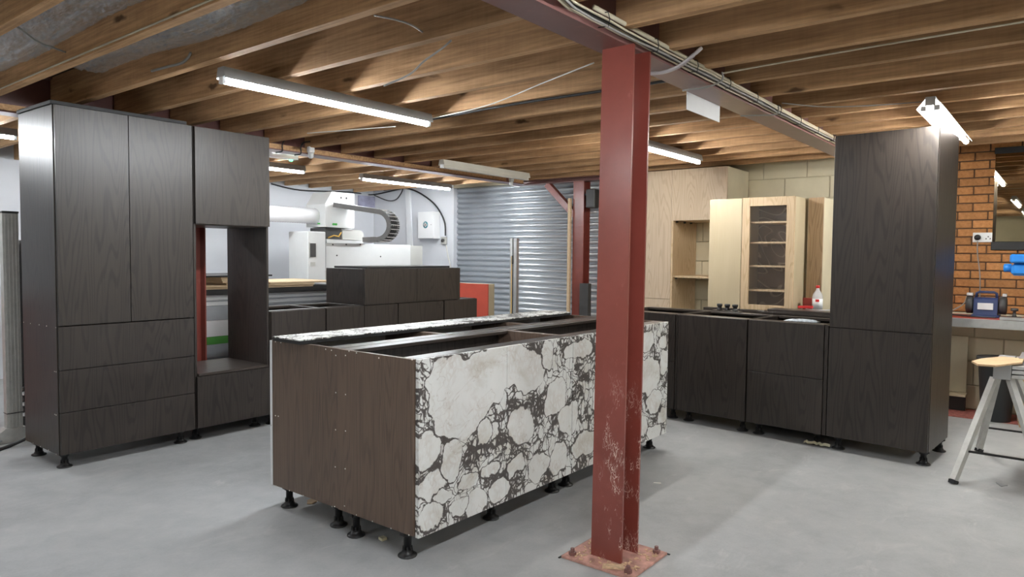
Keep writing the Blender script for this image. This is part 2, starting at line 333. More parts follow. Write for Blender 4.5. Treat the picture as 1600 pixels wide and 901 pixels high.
# ------------------------------------------------------------------ mesh helpers
class MB:
    def __init__(s): s.v = []; s.f = []; s.sm = []
    def add(s, vs, fs, smooth=False):
        o = len(s.v); s.v += [tuple(p) for p in vs]; s.f += [tuple(i+o for i in f) for f in fs]; s.sm += [smooth]*len(fs); return s
    def box(s, x0, x1, y0, y1, z0, z1):
        if x0 > x1: x0, x1 = x1, x0
        if y0 > y1: y0, y1 = y1, y0
        if z0 > z1: z0, z1 = z1, z0
        return s.add([(x0,y0,z0),(x1,y0,z0),(x1,y1,z0),(x0,y1,z0),(x0,y0,z1),(x1,y0,z1),(x1,y1,z1),(x0,y1,z1)],
                     [(0,3,2,1),(4,5,6,7),(0,1,5,4),(1,2,6,5),(2,3,7,6),(3,0,4,7)])
    def cbox(s, x0, x1, y0, y1, z0, z1, c=.0015):          # box with small chamfered edges
        P = []; idx = {}
        X = (x0, x1); Y = (y0, y1); Z = (z0, z1); fs = []
        for i in (0,1):
            for j in (0,1):
                for k in (0,1):
                    sx, sy, sz = (c if i == 0 else -c), (c if j == 0 else -c), (c if k == 0 else -c)
                    for a, p in enumerate(((X[i],Y[j]+sy,Z[k]+sz),(X[i]+sx,Y[j],Z[k]+sz),(X[i]+sx,Y[j]+sy,Z[k]))):
                        idx[i,j,k,a] = len(P); P.append(p)
                    t = [idx[i,j,k,a] for a in range(3)]
                    fs.append(t if (i+j+k) % 2 else t[::-1])
        g = lambda i,j,k,a: idx[i,j,k,a]
        for i in (0,1):
            q = [g(i,0,0,0),g(i,1,0,0),g(i,1,1,0),g(i,0,1,0)]; fs.append(q if i else q[::-1])
            q = [g(0,i,0,1),g(0,i,1,1),g(1,i,1,1),g(1,i,0,1)]; fs.append(q if i else q[::-1])
            q = [g(0,0,i,2),g(1,0,i,2),g(1,1,i,2),g(0,1,i,2)]; fs.append(q if i else q[::-1])
        for i in (0,1):
            for j in (0,1):
                q = [g(i,j,0,0),g(i,j,1,0),g(i,j,1,1),g(i,j,0,1)]; fs.append(q if (i+j) % 2 == 0 else q[::-1])
                q = [g(i,0,j,0),g(i,0,j,2),g(i,1,j,2),g(i,1,j,0)]; fs.append(q if (i+j) % 2 == 0 else q[::-1])
                q = [g(0,i,j,1),g(1,i,j,1),g(1,i,j,2),g(0,i,j,2)]; fs.append(q if (i+j) % 2 == 0 else q[::-1])
        return s.add(P, fs)
    def prism(s, poly, axis, a, b, smooth=False):          # polygon (p,q) pushed along axis from a to b
        n = len(poly)
        def P(p, q, t): return {'x': (t,p,q), 'y': (p,t,q), 'z': (p,q,t)}[axis]
        vs = [P(p,q,a) for p,q in poly]+[P(p,q,b) for p,q in poly]
        fs = [(i,(i+1)%n,n+(i+1)%n,n+i) for i in range(n)]
        s.add(vs, fs, smooth); o = len(s.v)-2*n
        s.f += [tuple(o+i for i in range(n))[::-1], tuple(o+n+i for i in range(n))]; s.sm += [False, False]; return s
    def lathe(s, prof, c=(0,0,0), seg=14, smooth=True):
        vs = []; fs = []
        for r, z in prof:
            for i in range(seg):
                a = 2*math.pi*i/seg; vs.append((c[0]+r*math.cos(a), c[1]+r*math.sin(a), c[2]+z))
        k = len(prof)
        for j in range(k-1):
            for i in range(seg):
                i2 = (i+1) % seg; fs.append((j*seg+i, j*seg+i2, (j+1)*seg+i2, (j+1)*seg+i))
        fs.append(tuple(range(seg))[::-1]); fs.append(tuple((k-1)*seg+i for i in range(seg)))
        return s.add(vs, fs, smooth)
    def tube(s, pts, r, seg=6):
        pts = [Vector(p) for p in pts]; vs = []; fs = []; n = len(pts)
        up = Vector((0,0,1))
        for i, p in enumerate(pts):
            d = (pts[min(i+1,n-1)]-pts[max(i-1,0)]).normalized()
            a = d.cross(up)
            if a.length < 1e-3: a = d.cross(Vector((0,1,0)))
            a.normalize(); b = d.cross(a)
            for k in range(seg):
                t = 2*math.pi*k/seg; vs.append(p+a*(r*math.cos(t))+b*(r*math.sin(t)))
        for i in range(n-1):
            for k in range(seg):
                k2 = (k+1) % seg; fs.append((i*seg+k, i*seg+k2, (i+1)*seg+k2, (i+1)*seg+k))
        fs.append(tuple(range(seg))); fs.append(tuple((n-1)*seg+k for k in range(seg))[::-1])
        return s.add(vs, fs, True)
    def bar(s, p, q, w, h=None):                           # square bar between two points
        p, q = Vector(p), Vector(q); h = h or w; d = (q-p).normalized()
        a = d.cross(Vector((0,0,1)));
        if a.length < 1e-3: a = Vector((1,0,0))
        a.normalize(); b = a.cross(d); vs = []
        for c in (p, q):
            for i, j in ((-1,-1),(1,-1),(1,1),(-1,1)): vs.append(c+a*(i*w/2)+b*(j*h/2))
        return s.add(vs, [(0,1,2,3),(4,7,6,5),(0,4,5,1),(1,5,6,2),(2,6,7,3),(3,7,4,0)])
    def mesh(s, name):
        me = bpy.data.meshes.new(name); me.from_pydata(s.v, [], s.f); me.validate()
        for p, q in zip(me.polygons, s.sm): p.use_smooth = q
        bm = bmesh.new(); bm.from_mesh(me); bmesh.ops.recalc_face_normals(bm, faces=bm.faces); bm.to_mesh(me); bm.free()
        return me
    def build(s, name, mat, parent=None, label=None, loc=None):
        me = s.mesh(name); me.materials.append(M[mat]); return link(name, me, parent, label, loc)
def link(name, me, parent=None, label=None, loc=None):
    o = bpy.data.objects.new(name, me); COL.objects.link(o)
    if parent: o.parent = parent
    if loc: o.location = loc
    if label: o['label'] = label
    return o
def tag(o, label, cat, group=None):
    o['label'] = label; o['category'] = cat
    if group: o['group'] = group
    return o
def thing(name, label, cat, loc=(0,0,0), rz=0., group=None):
    o = bpy.data.objects.new(name, None); COL.objects.link(o); o.location = loc; o.rotation_euler = (0,0,rz); o.empty_display_size = .1
    return tag(o, label, cat, group)
def struct(o): o['kind'] = 'structure'; return o
def arc(p0, p1, sag, n=10, side=(0,0,-1)):
    p0, p1, sd = Vector(p0), Vector(p1), Vector(side)
    return [p0.lerp(p1, i/n)+sd*(sag*4*(i/n)*(1-i/n)) for i in range(n+1)]
def wob(pts, a, seed=0):
    r = random.Random(seed); return [Vector(p)+Vector((r.uniform(-a,a), r.uniform(-a,a), r.uniform(-a,a))) for p in pts]

# ------------------------------------------------------------------ room shell
XF, YL, XN, YR = 7.45, 8.70, -4.2, -4.0         # far, left, near, right wall planes
ZJ, ZD = 2.29, 2.51                            # joist undersides, deck
FL = struct(MB().box(XN-.2, XF+.2, YR-.2, YL+.2, -.1, 0).build('floor', 'floor_paint'))
MB().box(7.02, XF-.002, -.6, 1.2, .0005, .003).build('painted_strip', 'red_floor', FL, 'dusty red painted strip along the wall')
CE = struct(MB().box(XN-.2, XF+.2, YR-.2, YL+.2, ZD, ZD+.06).build('ceiling', 'deck'))
jm = MB().box(-.047, 0, 1.62, 5.44, ZJ, ZD-.002).mesh('joist'); jm.materials.append(M['joist_wood'])
jr = MB().box(-.047, 0, YR+.02, 1.512, ZJ, ZD-.002).mesh('joist'); jr.materials.append(M['joist_wood'])
jb = MB().box(-.047, 0, 5.56, YL-.03, ZJ, ZD-.002).mesh('joist'); jb.materials.append(M['pale_joist_wood'])
for k in range(-9, 14): link('joist', jm, CE, None, (1.872+.4035*k, 0, 0))
for k in range(-18, 10): link('joist', jr, CE, None, (3.424+.3935*k, 0, 0))
for k in range(-9, 14): link('joist', jb, CE, None, (1.80+.4035*k, 0, 0))
ob = MB().prism([(5.585, ZJ), (5.605, ZJ), (5.70, ZD-.004), (5.68, ZD-.004)], 'x', 0, .352).mesh('board_block'); ob.materials.append(M['osb'])
for k in range(2, 13): link('board_block', ob, CE, None, (1.802+.4035*k, 0, 0))
# foil insulation sagging between the nearest joists
def foil_strip(x0, x1, y0, y1, sag, seed):
    r = random.Random(seed); b = MB(); nx, ny = 22, 150; vs = []
    nf = [[r.gauss(0, 1) for _ in range(nx+1)] for _ in range(ny+1)]; cr = [(r.uniform(0, 1), r.uniform(-.25, .25), r.uniform(.004, .013)) for _ in range(9)]
    for t in (0, .012):
        for j in range(ny+1):
            y = y0+(y1-y0)*j/ny; wv = .012*math.sin(y*3.1+seed)
            for i in range(nx+1):
                u = i/nx; z = ZD-.05-sag*math.sin(math.pi*(.15+.7*u))*(1+.3*math.sin(y*2+seed))-.03*(u**2)+wv+.0028*nf[j][i]+t
                for cu, cs, ch in cr: z += ch*max(0, 1-abs(u-cu-cs*math.sin(y*1.7+cu*9))/.045)
                vs.append((x0+(x1-x0)*u, y, z))
    W = nx+1; T = (ny+1)*W; fs = []
    for j in range(ny):
        for i in range(nx):
            a = j*W+i; fs.append((a,a+1,a+W+1,a+W)); fs.append((T+a,T+a+W,T+a+W+1,T+a+1))
    b.add(vs, fs, True); return b.build('foil_strip', 'foil', CE, 'crinkled silver foil insulation between joists')
for x0, y0, y1, s in ((.665, 1.7, 5.2, .05), (1.07, 1.7, 5.2, .06), (1.474, 1.75, 4.62, .05)): foil_strip(x0+.002, x0+.352, y0, y1, s, int(x0*10))
foil_strip(1.40, 1.75, 5.8, 8.4, .06, 5)

# walls
wf = MB()
wf.box(XF, XF+.2, YR-.2, 4.40, 0, ZD); wf.box(XF, XF+.2, 6.98, YL+.2, 0, ZD); wf.box(XF, XF+.2, 4.40, 6.98, 2.30, ZD); wf.box(XF+.12, XF+.2, 4.40, 6.98, 0, 2.30)
WF = struct(wf.build('wall_far', 'cream_mortar'))
MB().box(XF-.012, XF-.0005, 6.985, YL-.002, .001, ZD-.003).build('white_lining', 'white_paint', WF, 'white painted wall surface')
# brown facing bricks right of the tall cabinet, cream painted blocks elsewhere
BZ = .88
MB().box(XF-.003, XF-.0003, -1.0, 1.215, BZ-.005, ZJ+.15).build('mortar_bed', 'mortar', WF)
bl, bh, jt = .2145, .0645, .0100
def pieces(name, mat, y0, y1, z0, z1, L, H, J, proud, phase, cut=None):
    cache = {}
    row = 0; z = z0
    while z+H*.5 < z1:
        y = y0-(phase if row % 2 else 0)
        while y < y1:
            a, b = max(y, y0), min(y+L, y1); h = min(H, z1-z)
            if b-a > .03 and not (cut and cut(a, b, z, z+h)):
                key = (round(b-a,3), round(h,3))
                if key not in cache:
                    me = MB().cbox(-proud, 0, 0, b-a, 0, h, min(.004, proud*.8)).mesh(name); me.materials.append(M[mat]); cache[key] = me
                link(name, cache[key], WF, None, (XF-.003, a, z))
            y += L+J
        z += H+J; row += 1
pieces('brick', 'brick', 0.012, 1.20, BZ, ZJ+.14, bl, bh, jt, .009, .112)
pieces('block', 'cream_paint', -.02, 1.20, .012, BZ-.012, .430, .208, .007, .010, .22)
pieces('block', 'cream_paint', 1.23, 4.30, .012, ZJ+.14, .430, .208, .007, .010, .22)
WL = struct(MB().box(XN-.2, XF-.013, YL, YL+.2, 0, ZD).build('wall_left', 'white_paint'))
struct(MB().box(XN-.2, XF+.2, YR-.2, YR, 0, ZD).build('wall_right', 'cream_paint'))
struct(MB().box(XN-.2, XN, YR, YL, 0, ZD).build('wall_near', 'cream_paint'))

# roller shutter
DR = struct(bpy.data.objects.new('door_1', None)); COL.objects.link(DR); DR['label'] = 'galvanised roller shutter of curved horizontal slats'
prof = []
H = .0752
for i in range(9):
    a = math.pi*i/8; prof.append((-.017*math.sin(a)**.8 if 0 < i < 8 else 0, H*.12+H*.74*i/8))
prof += [(.009, H*.88), (.009, H), (.014, H), (.014, 0), (.009, 0), (.009, H*.10)]
sl = MB().prism([(p, q) for p, q in prof], 'y', 4.47, 6.945, True).mesh('slat'); sl.materials.append(M['galvanised'])
for k in range(30): link('slat', sl, DR, None, (XF+.05, 0, .05+H*k))
MB().cbox(XF+.03, XF+.07, 4.47, 6.945, .002, .05).build('bottom_bar', 'aluminium', DR)
for y0 in (4.402, 6.95): MB().cbox(XF-.03, XF+.09, y0, y0+.03, .002, 2.295).build('guide_rail', 'white_paint', DR)

# ------------------------------------------------------------------ steel frame
def ibeam(b, along, a0, a1, c0, c1, z0, z1, tf=.0105, tw=.008):
    """I section running along 'x' or 'y'; c0..c1 flange width"""
    cm = (c0+c1)/2
    f = (lambda p,q,r,s,t,u: b.box(p,q,r,s,t,u)) if along == 'x' else (lambda p,q,r,s,t,u: b.box(r,s,p,q,t,u))
    f(a0,a1,c0,c1,z0,z0+tf); f(a0,a1,c0,c1,z1-tf,z1); f(a0,a1,cm-tw/2,cm+tw/2,z0+tf,z1-tf)
    return b
def icol(b, x0, x1, y0, y1, z0, z1, tf=.011, tw=.008):
    ym = (y0+y1)/2
    b.box(x0,x0+tf,y0,y1,z0,z1); b.box(x1-tf,x1,y0,y1,z0,z1); b.box(x0+tf,x1-tf,ym-tw/2,ym+tw/2,z0,z1); return b
ZB = 2.233
tag(ibeam(MB(), 'x', XN+.02, 7.09, 1.491, 1.6435, ZB, ZD-.004).build('steel_beam', 'steel_red_plain'), 'red steel beam carrying cable bundle across the ceiling above front column', 'beam')
bb = thing('steel_beam', 'red steel beam with timber infill in front of white machine bay', 'beam', (0,0,0))
ibeam(MB(), 'x', XN+.02, 7.09, 5.40, 5.5525, ZB, ZD-.004).build('section', 'steel_red_plain', bb)
xs = [XN+.03, -1.9, .1, 1.46, 3.05, 5.02, 7.05]
for a, c in zip(xs, xs[1:]): MB().cbox(a, c-.002, 5.409, 5.4705, ZB+.0115, ZJ-.004).build('timber_infill', 'joist_wood', bb)
MB().box(6.705, 6.735, 5.401, 5.408, ZB+.012, ZJ-.006).build('bracket', 'steel_red_plain', bb)
tag(ibeam(MB(), 'y', 3.2, 5.62, 7.095, 7.2475, ZB, ZJ-.004+.0, .0105).build('steel_beam', 'steel_red_plain'), 'dark red cross beam over the roller shutter, on far column', 'beam')
c1 = thing('steel_column', 'tall red steel column with scratched paint standing in front of the island', 'column', (2.7157, 1.5465, 0))
tilt = .0072; c1.rotation_euler = (Matrix.Rotation(tilt, 3, fw)).to_euler()
icol(MB(), -.0765, .0765, -.0765, .0765, .0125, ZB+.0).build('section', 'steel_red', c1)
bp = thing('base_plate', 'pink dusty steel base plate with bolts under front red column', 'plate', (2.7157, 1.5465, 0))
MB().cbox(-.166, .166, -.176, .176, .0005, .012).build('plate', 'plate_red', bp)
MB().box(-.176, .176, .178, .186, .0005, .004).box(.168, .176, -.186, .178, .0005, .004).build('joint_gap', 'black_board', bp)
for i, (x, y) in enumerate(((-.13, .14), (.13, -.14), (-.13, -.14), (.13, .14))):
    MB().lathe([(.017, .012), (.017, .026), (.009, .026), (.009, .042), (.007, .044)], (x, y, 0), 6, False).build('bolt', 'steel_red_plain', bp)
r = random.Random(3); sd = MB()
for i in range(170):
    x, y = r.uniform(-.15, .15), r.uniform(-.16, .16)
    if abs(x) < .082 and abs(y) < .082: continue
    s = r.uniform(.003, .009); a = r.uniform(0, 3)
    sd.bar((x-s*math.cos(a), y-s*math.sin(a), .0135), (x+s*math.cos(a), y+s*math.sin(a), .0145), s*.8, .003)
o = sd.build('sawdust', 'sawdust', bp); o['kind'] = 'stuff'
MB().bar((-.155,-.03,.016), (-.115,-.115,.019), .02, .008).bar((-.135,-.02,.016), (-.10,-.10,.020), .014, .006).build('wood_chip', 'sawdust', bp)
tag(icol(MB(), 7.10, 7.2425, 4.540, 4.690, .001, ZB-.001).build('steel_column', 'steel_red_far'), 'red steel column in front of the roller shutter', 'column')
tag(MB().bar((7.17, 5.12, 2.228), (7.17, 4.70, 1.83), .075, .075).build('diagonal_brace', 'steel_red_far'), 'red diagonal brace between cross beam and far column', 'brace')
tag(icol(MB(), 2.745, 2.885, 5.405, 5.545, .001, ZB-.001).build('steel_column', 'steel_red_far'), 'red steel column seen through the open oven niche', 'column')

# ------------------------------------------------------------------ kitchen units
legh = {}
def leg(parent, x, y, h):
    k = round(h, 4)
    if k not in legh:
        a = MB().lathe([(.018, .030), (.018, h-.030), (.026, h-.026), (.027, h-.001)]).box(-.035, .035, -.012, .012, h-.018, h-.001)
        for i in range(8):
            t = i*math.pi/4; a.bar((.021*math.cos(t), .021*math.sin(t), .028), (.019*math.cos(t), .019*math.sin(t), .046), .005)
        f = MB().lathe([(.042, 0), (.044, .003), (.042, .008), (.030, .012), (.026, .020), (.020, .0305)])
        am, fm = a.mesh('leg'), f.mesh('foot'); am.materials.append(M['black_plastic']); fm.materials.append(M['black_plastic']); legh[k] = (am, fm)
    o = link('leg', legh[k][0], parent, None, (x, y, 0)); link('foot', legh[k][1], o)
T = .018
def carcass(t, w, y0, d, z0, z1, open_top=True, back=True, side='dark_oak', side_l=None, rails=(.10, .10)):
    MB().cbox(0, T, y0, d, z0, z1).build('side_panel', side_l or side, t)
    MB().cbox(w-T, w, y0, d, z0, z1).build('side_panel', side, t)
    MB().cbox(T+.0003, w-T-.0003, y0, d-.001, z0, z0+T).build('base_panel', 'dark_oak_flat', t)
    if back: MB().box(T+.0003, w-T-.0003, d-.010, d-.002, z0+T+.001, z1-.02).build('back_panel', 'dark_oak', t)
    if open_top:
        MB().cbox(T+.0003, w-T-.0003, y0, y0+rails[0], z1-T, z1).build('top_rail', 'dark_oak_flat', t)
        MB().cbox(T+.0003, w-T-.0003, d-rails[1], d-.001, z1-T, z1).build('top_rail', 'dark_oak_flat', t)
    else: MB().cbox(T+.0003, w-T-.0003, y0, d-.001, z1-T, z1).build('top_panel', 'dark_oak_flat', t)
def front(t, name, x0, x1, z0, z1, mat='dark_oak', th=.020, y=0.):
    return MB().cbox(x0+.002, x1-.002, y, y+th, z0+.002, z1-.002, .001).build(name, mat, t)
def legs(t, xs, ys, h):
    for x in xs:
        for y in ys: leg(t, x, y, h)
def rot(a, x, y): return (x*math.cos(a)-y*math.sin(a), x*math.sin(a)+y*math.cos(a))

# --- left run (frame turned a little)
aL = .017; YF = 4.735; ZL = .0964
def Lunit(name, label, cat, x): 
    p = rot(aL, x, YF); return thing(name, label, cat, (p[0], p[1], 0), aL)
t = Lunit('tall_cabinet', 'tall dark oak cabinet with two doors over three wide drawers', 'cabinet', 1.692)
W = .850
carcass(t, W, .024, .570, ZL, 2.217, False)
f1 = front(t, 'door', .003, .427, .887, 2.217); f2 = front(t, 'door', .427, W, .887, 2.217)
for a, c in ((.617, .885), (.356, .617), (ZL, .356)): front(t, 'drawer_front', .003, W, a, c)
MB().cbox(-.012, W-.03, .012, .56, 2.218, 2.240).build('top_board', 'black_board', t)
legs(t, (.055, W-.06), (.095, .51), ZL)
sc = MB()
for (px, py) in [(40,503),(50,505),(63,507),(74,509),(88,511.5),(86,580),(88.3,580.5),(86.5,647),(88.5,648),(43.5,688),(54,691.5),(65,697),(77,702.5),(88.6,709),(31,172),(43,169),(55,166),(70,163.5)]:
    p = on(px, py, 'x', 1.612+.0); q = rot(-aL, p.x, p.y); sc.lathe([(.0035, 0), (.0035, .0015)], (0,0,0), 6); n0 = len(sc.v)-12
    for i in range(n0, len(sc.v)):
        a = sc.v[i]; sc.v[i] = (-.0002-a[2], q[1]-YF+a[0], p.z+a[1])
sc.build('screw_heads', 'screw_white', t)['kind'] = 'stuff'

t = Lunit('oven_housing', 'dark oak oven housing with open niche beside tall cabinet', 'cabinet', 2.556)
W = .594
MB().cbox(0, T, .024, .570, ZL, 2.217).build('side_panel', 'dark_oak', t)
MB().cbox(W-T, W, .024, .570, ZL, 2.217).build('side_panel', 'dark_oak', t)
MB().cbox(T+.0003, W-T-.0003, .024, .569, ZL, ZL+T).build('base_panel', 'dark_oak_flat', t)
MB().cbox(T+.0003, W-T-.0003, .003, .569, .468, .486).build('niche_shelf', 'dark_oak_flat', t)
MB().cbox(T+.0003, W-T-.0003, .024, .569, 1.535, 1.553).build('niche_top', 'dark_oak_flat', t)
MB().cbox(T+.0003, W-T-.0003, .024, .569, 2.199, 2.217).build('top_panel', 'dark_oak_flat', t)
MB().box(T+.001, W-T-.001, .555, .563, 1.554, 2.198).build('back_panel', 'dark_oak', t)
MB().box(T+.001, W-T-.001, .555, .563, ZL+.02, .467).build('back_panel', 'dark_oak', t)
front(t, 'door', .003, W-.001, 1.540, 2.217); front(t, 'drawer_front', .003, W-.001, ZL, .4665)
legs(t, (.055, W-.06), (.13, .51), ZL)

ZT = .893
def base_row(x0, x1, label, fr='dark_oak', front_parts=1):
    t = Lunit('base_cabinet', label, 'cabinet', x0); w = x1-x0
    carcass(t, w, .022, .56, ZL, ZT)
    for k in range(front_parts):
        front(t, 'door', w*k/front_parts, w*(k+1)/front_parts, ZL, ZT-.002)
    legs(t, (.06, w-.06), (.10, .50), ZL); return t
base_row(3.156, 3.664, 'dark oak base cabinet with open top next to oven housing')
base_row(3.676, 4.080, 'dark oak base cabinet under left end of stacked wall cabinet')
base_row(4.083, 4.478, 'dark oak base cabinet under middle of stacked wall cabinet')
base_row(4.486, 5.092, 'wide dark oak base cabinet under right end of stacked wall cabinet')
base_row(5.104, 5.600, 'last dark oak base cabinet of back run beside red panel')
t = Lunit('wall_cabinet', 'low dark oak wall cabinet with two doors stacked on base cabinets', 'cabinet', 4.084)
W = 1.250
z0, z1 = ZT+.001, 1.212
MB().cbox(0, T, .022, .53, z0, z1).build('side_panel', 'dark_oak', t); MB().cbox(W-T, W, .022, .53, z0, z1).build('side_panel', 'dark_oak', t)
MB().cbox(T+.0003, W-T-.0003, .022, .529, z0, z0+T).build('base_panel', 'dark_oak_flat', t); MB().cbox(T+.0003, W-T-.0003, .022, .529, z1-T, z1).build('top_panel', 'dark_oak_flat', t)
MB().box(T+.001, W-T-.001, .515, .523, z0+.02, z1-.02).build('back_panel', 'dark_oak', t)
front(t, 'door', 0, .638, z0, z1); front(t, 'door', .638, W, z0, z1)
p = rot(aL, 4.15, YF+.05)
o = tag(MB().cbox(0, 1.08, 0, .45, 0, .018).build('loose_board', 'black_board'), 'thin black board lying on the stacked wall cabinet', 'board'); o.location = (p[0], p[1], 1.2125); o.rotation_euler.z = aL

# --- island
IX, IYF, IZ0, IZ1 = 2.091, 2.166, .117, .892
def island_front(x0, x1, label):
    t = thing('island_cabinet', label, 'cabinet', (x0, IYF, 0)); w = x1-x0
    carcass(t, w, .024, .541, IZ0, IZ1, True, True, 'dark_oak_end', None, (.085, .085)); return t, w
def marble_doors(t, x0, splits):
    for a, c in zip(splits, splits[1:]):
        o = MB().cbox(a-2.099+.0016, c-2.099-.0016, 0, .020, IZ0-.006, IZ1+.0, .0008).build('door', 'marble', None, 'white marble effect door with dark purple veins')
        o.parent = t; o.location = (2.099-x0, 0, 0)
t, w = island_front(IX, 3.297, 'island cabinet with marble doors at the near left corner of the island'); marble_doors(t, IX, (2.099, 2.7055, 3.296)); legs(t, (.04, .62, w-.045), (.10, .455), IZ0)
def heads(t, ox, oy, pts):
    sc = MB()
    for px, py in pts:
        p = on(px, py, 'x', IX); n0 = len(sc.v); sc.lathe([(.0034, 0), (.0034, .0012)], (0,0,0), 8)
        for i in range(n0, len(sc.v)): a = sc.v[i]; sc.v[i] = (-.0001-a[2], p.y-oy+a[0], p.z+a[1])
    sc.build('screw_heads', 'screw_white', t)['kind'] = 'stuff'
heads(t, IX, IYF, [(540,555),(545.5,548.3),(540,616),(540,673),(539.5,732),(538.5,790),(557,551),(592,559),(644,561.8),(557,804),(582,814),(611,825),(639,835.5)])
t, w = island_front(3.300, 4.500, 'island cabinet with marble doors partly hidden behind the red column'); marble_doors(t, 3.300, (3.296+.004, 3.90, 4.500)); legs(t, (.09, .6, w-.06), (.10, .455), IZ0)
YBK = 3.286
def island_back(x0, x1, label, ends=False):
    t = thing('island_cabinet', label, 'cabinet', (x1, YBK, 0), math.pi); w = x1-x0
    carcass(t, w, .024, .574, IZ0, IZ1, True, True, 'dark_oak_end', None, (.1, .085))
    front(t, 'drawer_front', 0, w, .431, IZ1-.006, 'white_panel'); front(t, 'drawer_front', 0, w, IZ0-.008, .430, 'white_panel')
    legs(t, (.06, w-.06), (.085, .50), IZ0); return t
t = island_back(IX+.006, 2.892, 'island cabinet at the rear left corner with white drawer edges')
sc = MB(); w = 2.892-IX-.006
for px, py in [(524.8,555),(524.8,613),(524.5,671),(524,729),(523,791),(430.5,533.5),(439,535),(509,545.3),(518,547),(430.5,649),(435,650),(431.5,759),(452.5,766),(474,774),(496,783),(519,791)]:
    p = on(px, py, 'x', IX+.006); n0 = len(sc.v); sc.lathe([(.0034, 0), (.0034, .0012)], (0,0,0), 8)
    for i in range(n0, len(sc.v)): a = sc.v[i]; sc.v[i] = (w+.0001+a[2], YBK-p.y+a[0], p.z+a[1])
sc.build('screw_heads', 'screw_white', t)['kind'] = 'stuff'
island_back(2.894, 3.682, 'middle island cabinet of the rear row, under marble strip')
island_back(3.684, 4.498, 'island cabinet at the rear right corner, under marble strip end')
ms = thing('marble_strip', 'long white marble topped strip lying along rear of island', 'worktop', (2.055, 2.955, IZ1+.001))
MB().cbox(0, 2.40, 0, .235, 0, .017).build('backing_board', 'black_board', ms); MB().cbox(-.001, 2.401, -.001, .236, .0172, .0232, .0005).build('marble_face', 'marble_top', ms)

# --- right run, fronts facing the camera side
aR = -.0786; RX = 5.096
def Runit(name, label, cat, yl):             # yl = left end along the run
    p = rot(aR, RX, yl); return thing(name, label, cat, (p[0], p[1], 0), aR-math.pi/2)
ZR = .0948; BT = .876
t = Runit('tall_cabinet', 'tall dark oak cabinet with two plain doors at end of right run', 'cabinet', 1.700)
W = .632
carcass(t, W, .024, .571, ZR, 2.187, False)
front(t, 'door', .001, W-.001, .8634, 2.187); front(t, 'door', .001, W-.001, ZR, .8634)
legs(t, (.06, W-.04), (.085, .525), ZR)
def Rbase(y0, y1, label, zs, d=.62):
    t = Runit('base_cabinet', label, 'cabinet', y1); w = y1-y0
    carcass(t, w, .022, d, ZR, BT)
    for a, c in zip(zs, zs[1:]): front(t, 'drawer_front' if len(zs) > 2 else 'door', 0, w, a, c)
    legs(t, (.06, w-.06), (.10, .50), ZR); return t
t = Rbase(1.731, 2.287, 'dark oak two-drawer base cabinet beside right tall cabinet', (ZR, .4875, BT)); MB().cbox(.5585, .583, .004, .10, ZR, BT-.003).build('filler_strip', 'dark_oak', t)
Rbase(2.296, 2.880, 'dark oak sink base cabinet with one wide door', (ZR, BT))
t = Rbase(2.905, 3.505, 'dark oak two-drawer base cabinet at left end of right run', (ZR, .4875, BT)); MB().cbox(.603, .622, .004, .10, ZR, BT-.003).build('filler_strip', 'dark_oak', t)

# ------------------------------------------------------------------ lights
def batten(x0, x1, y, label, lit=True, z=ZJ-.001, group=None, warm=False):
    t = thing('batten_light', label, 'light', (x0, y, z), 0, group); L = x1-x0
    hm = 'lamp_housing' if lit else 'unlit_housing'
    MB().prism([(-.028, 0), (.028, 0), (.040, -.046), (.040, -.058), (.036, -.049), (-.036, -.049), (-.040, -.058), (-.040, -.046)], 'x', 0, L).build('housing', hm, t)  # lower side skirts added to hold the tube's light off the joists
    for x in (.0, L-.018): MB().cbox(x, x+.018, -.020, .020, -.083, -.0495).build('lamp_holder', 'white_metal', t)
    if lit:
        b = MB().tube([(.019, 0, -.066), (L-.019, 0, -.066)], .0165, 10); b.build('tube', 'lit_tube_warm' if warm else 'lit_tube', t)
    else:
        MB().prism([(-.017, -.0495), (.017, -.0495), (.030, -.078), (.024, -.083), (-.024, -.083), (-.030, -.078)], 'x', .0185, L-.0185).build('diffuser', 'unlit_housing', t)
    return t
def twin(x0, x1, y, label):
    t = thing('twin_light', label, 'light', (x0, y, ZJ-.001)); L = x1-x0
    MB().prism([(-.026, 0), (.026, 0), (.026, -.05), (-.026, -.05)], 'x', 0, L).build('housing', 'lamp_housing', t)
    for s in (-1, 1):
        MB().prism([(s*.0265, -.004), (s*.0265, -.009), (s*.070, -.066), (s*.070, -.060)], 'x', .01, L-.01).build('reflector', 'white_metal', t)
        MB().tube([(.02, s*.034, -.068), (L-.02, s*.034, -.068)], .0165, 10).build('tube', 'lit_tube_warm', t)
        for x in (0, L-.018): MB().cbox(x, x+.018, s*.020, s*.048, -.080, -.0505).build('lamp_holder', 'white_metal', t)
    return t
batten(1.92, 3.41, 3.43, 'lit batten light nearest the camera, hung above the left of the island')
batten(4.70, 6.235, 2.73, 'lit batten light behind the red column, above pale cabinets', warm=True)
batten(5.08, 6.50, 4.93, 'unlit cream batten light beside the timber filled beam', False)
batten(5.42, 6.94, 6.57, 'lit batten light above the white machine, next to the shutter')
batten(3.12, 4.63, 6.57, 'lit batten light just right of the oven housing top')
batten(.42, 1.935, 6.50, 'lit batten light at the left edge behind tall cabinet')
twin(4.75, 6.26, .665, 'twin tube light with reflectors above right tall cabinet')
batten(.55, 2.06, .665, 'batten light just above the camera view')
batten(-2.6, -1.1, .665, 'batten light behind the camera')
batten(-2.2, -.7, 3.43, 'batten light behind the camera on the left')
batten(.55, 2.06, -2.6, 'batten light right of the camera near wall')
batten(4.75, 6.26, -2.6, 'batten light beyond the right edge of the view')
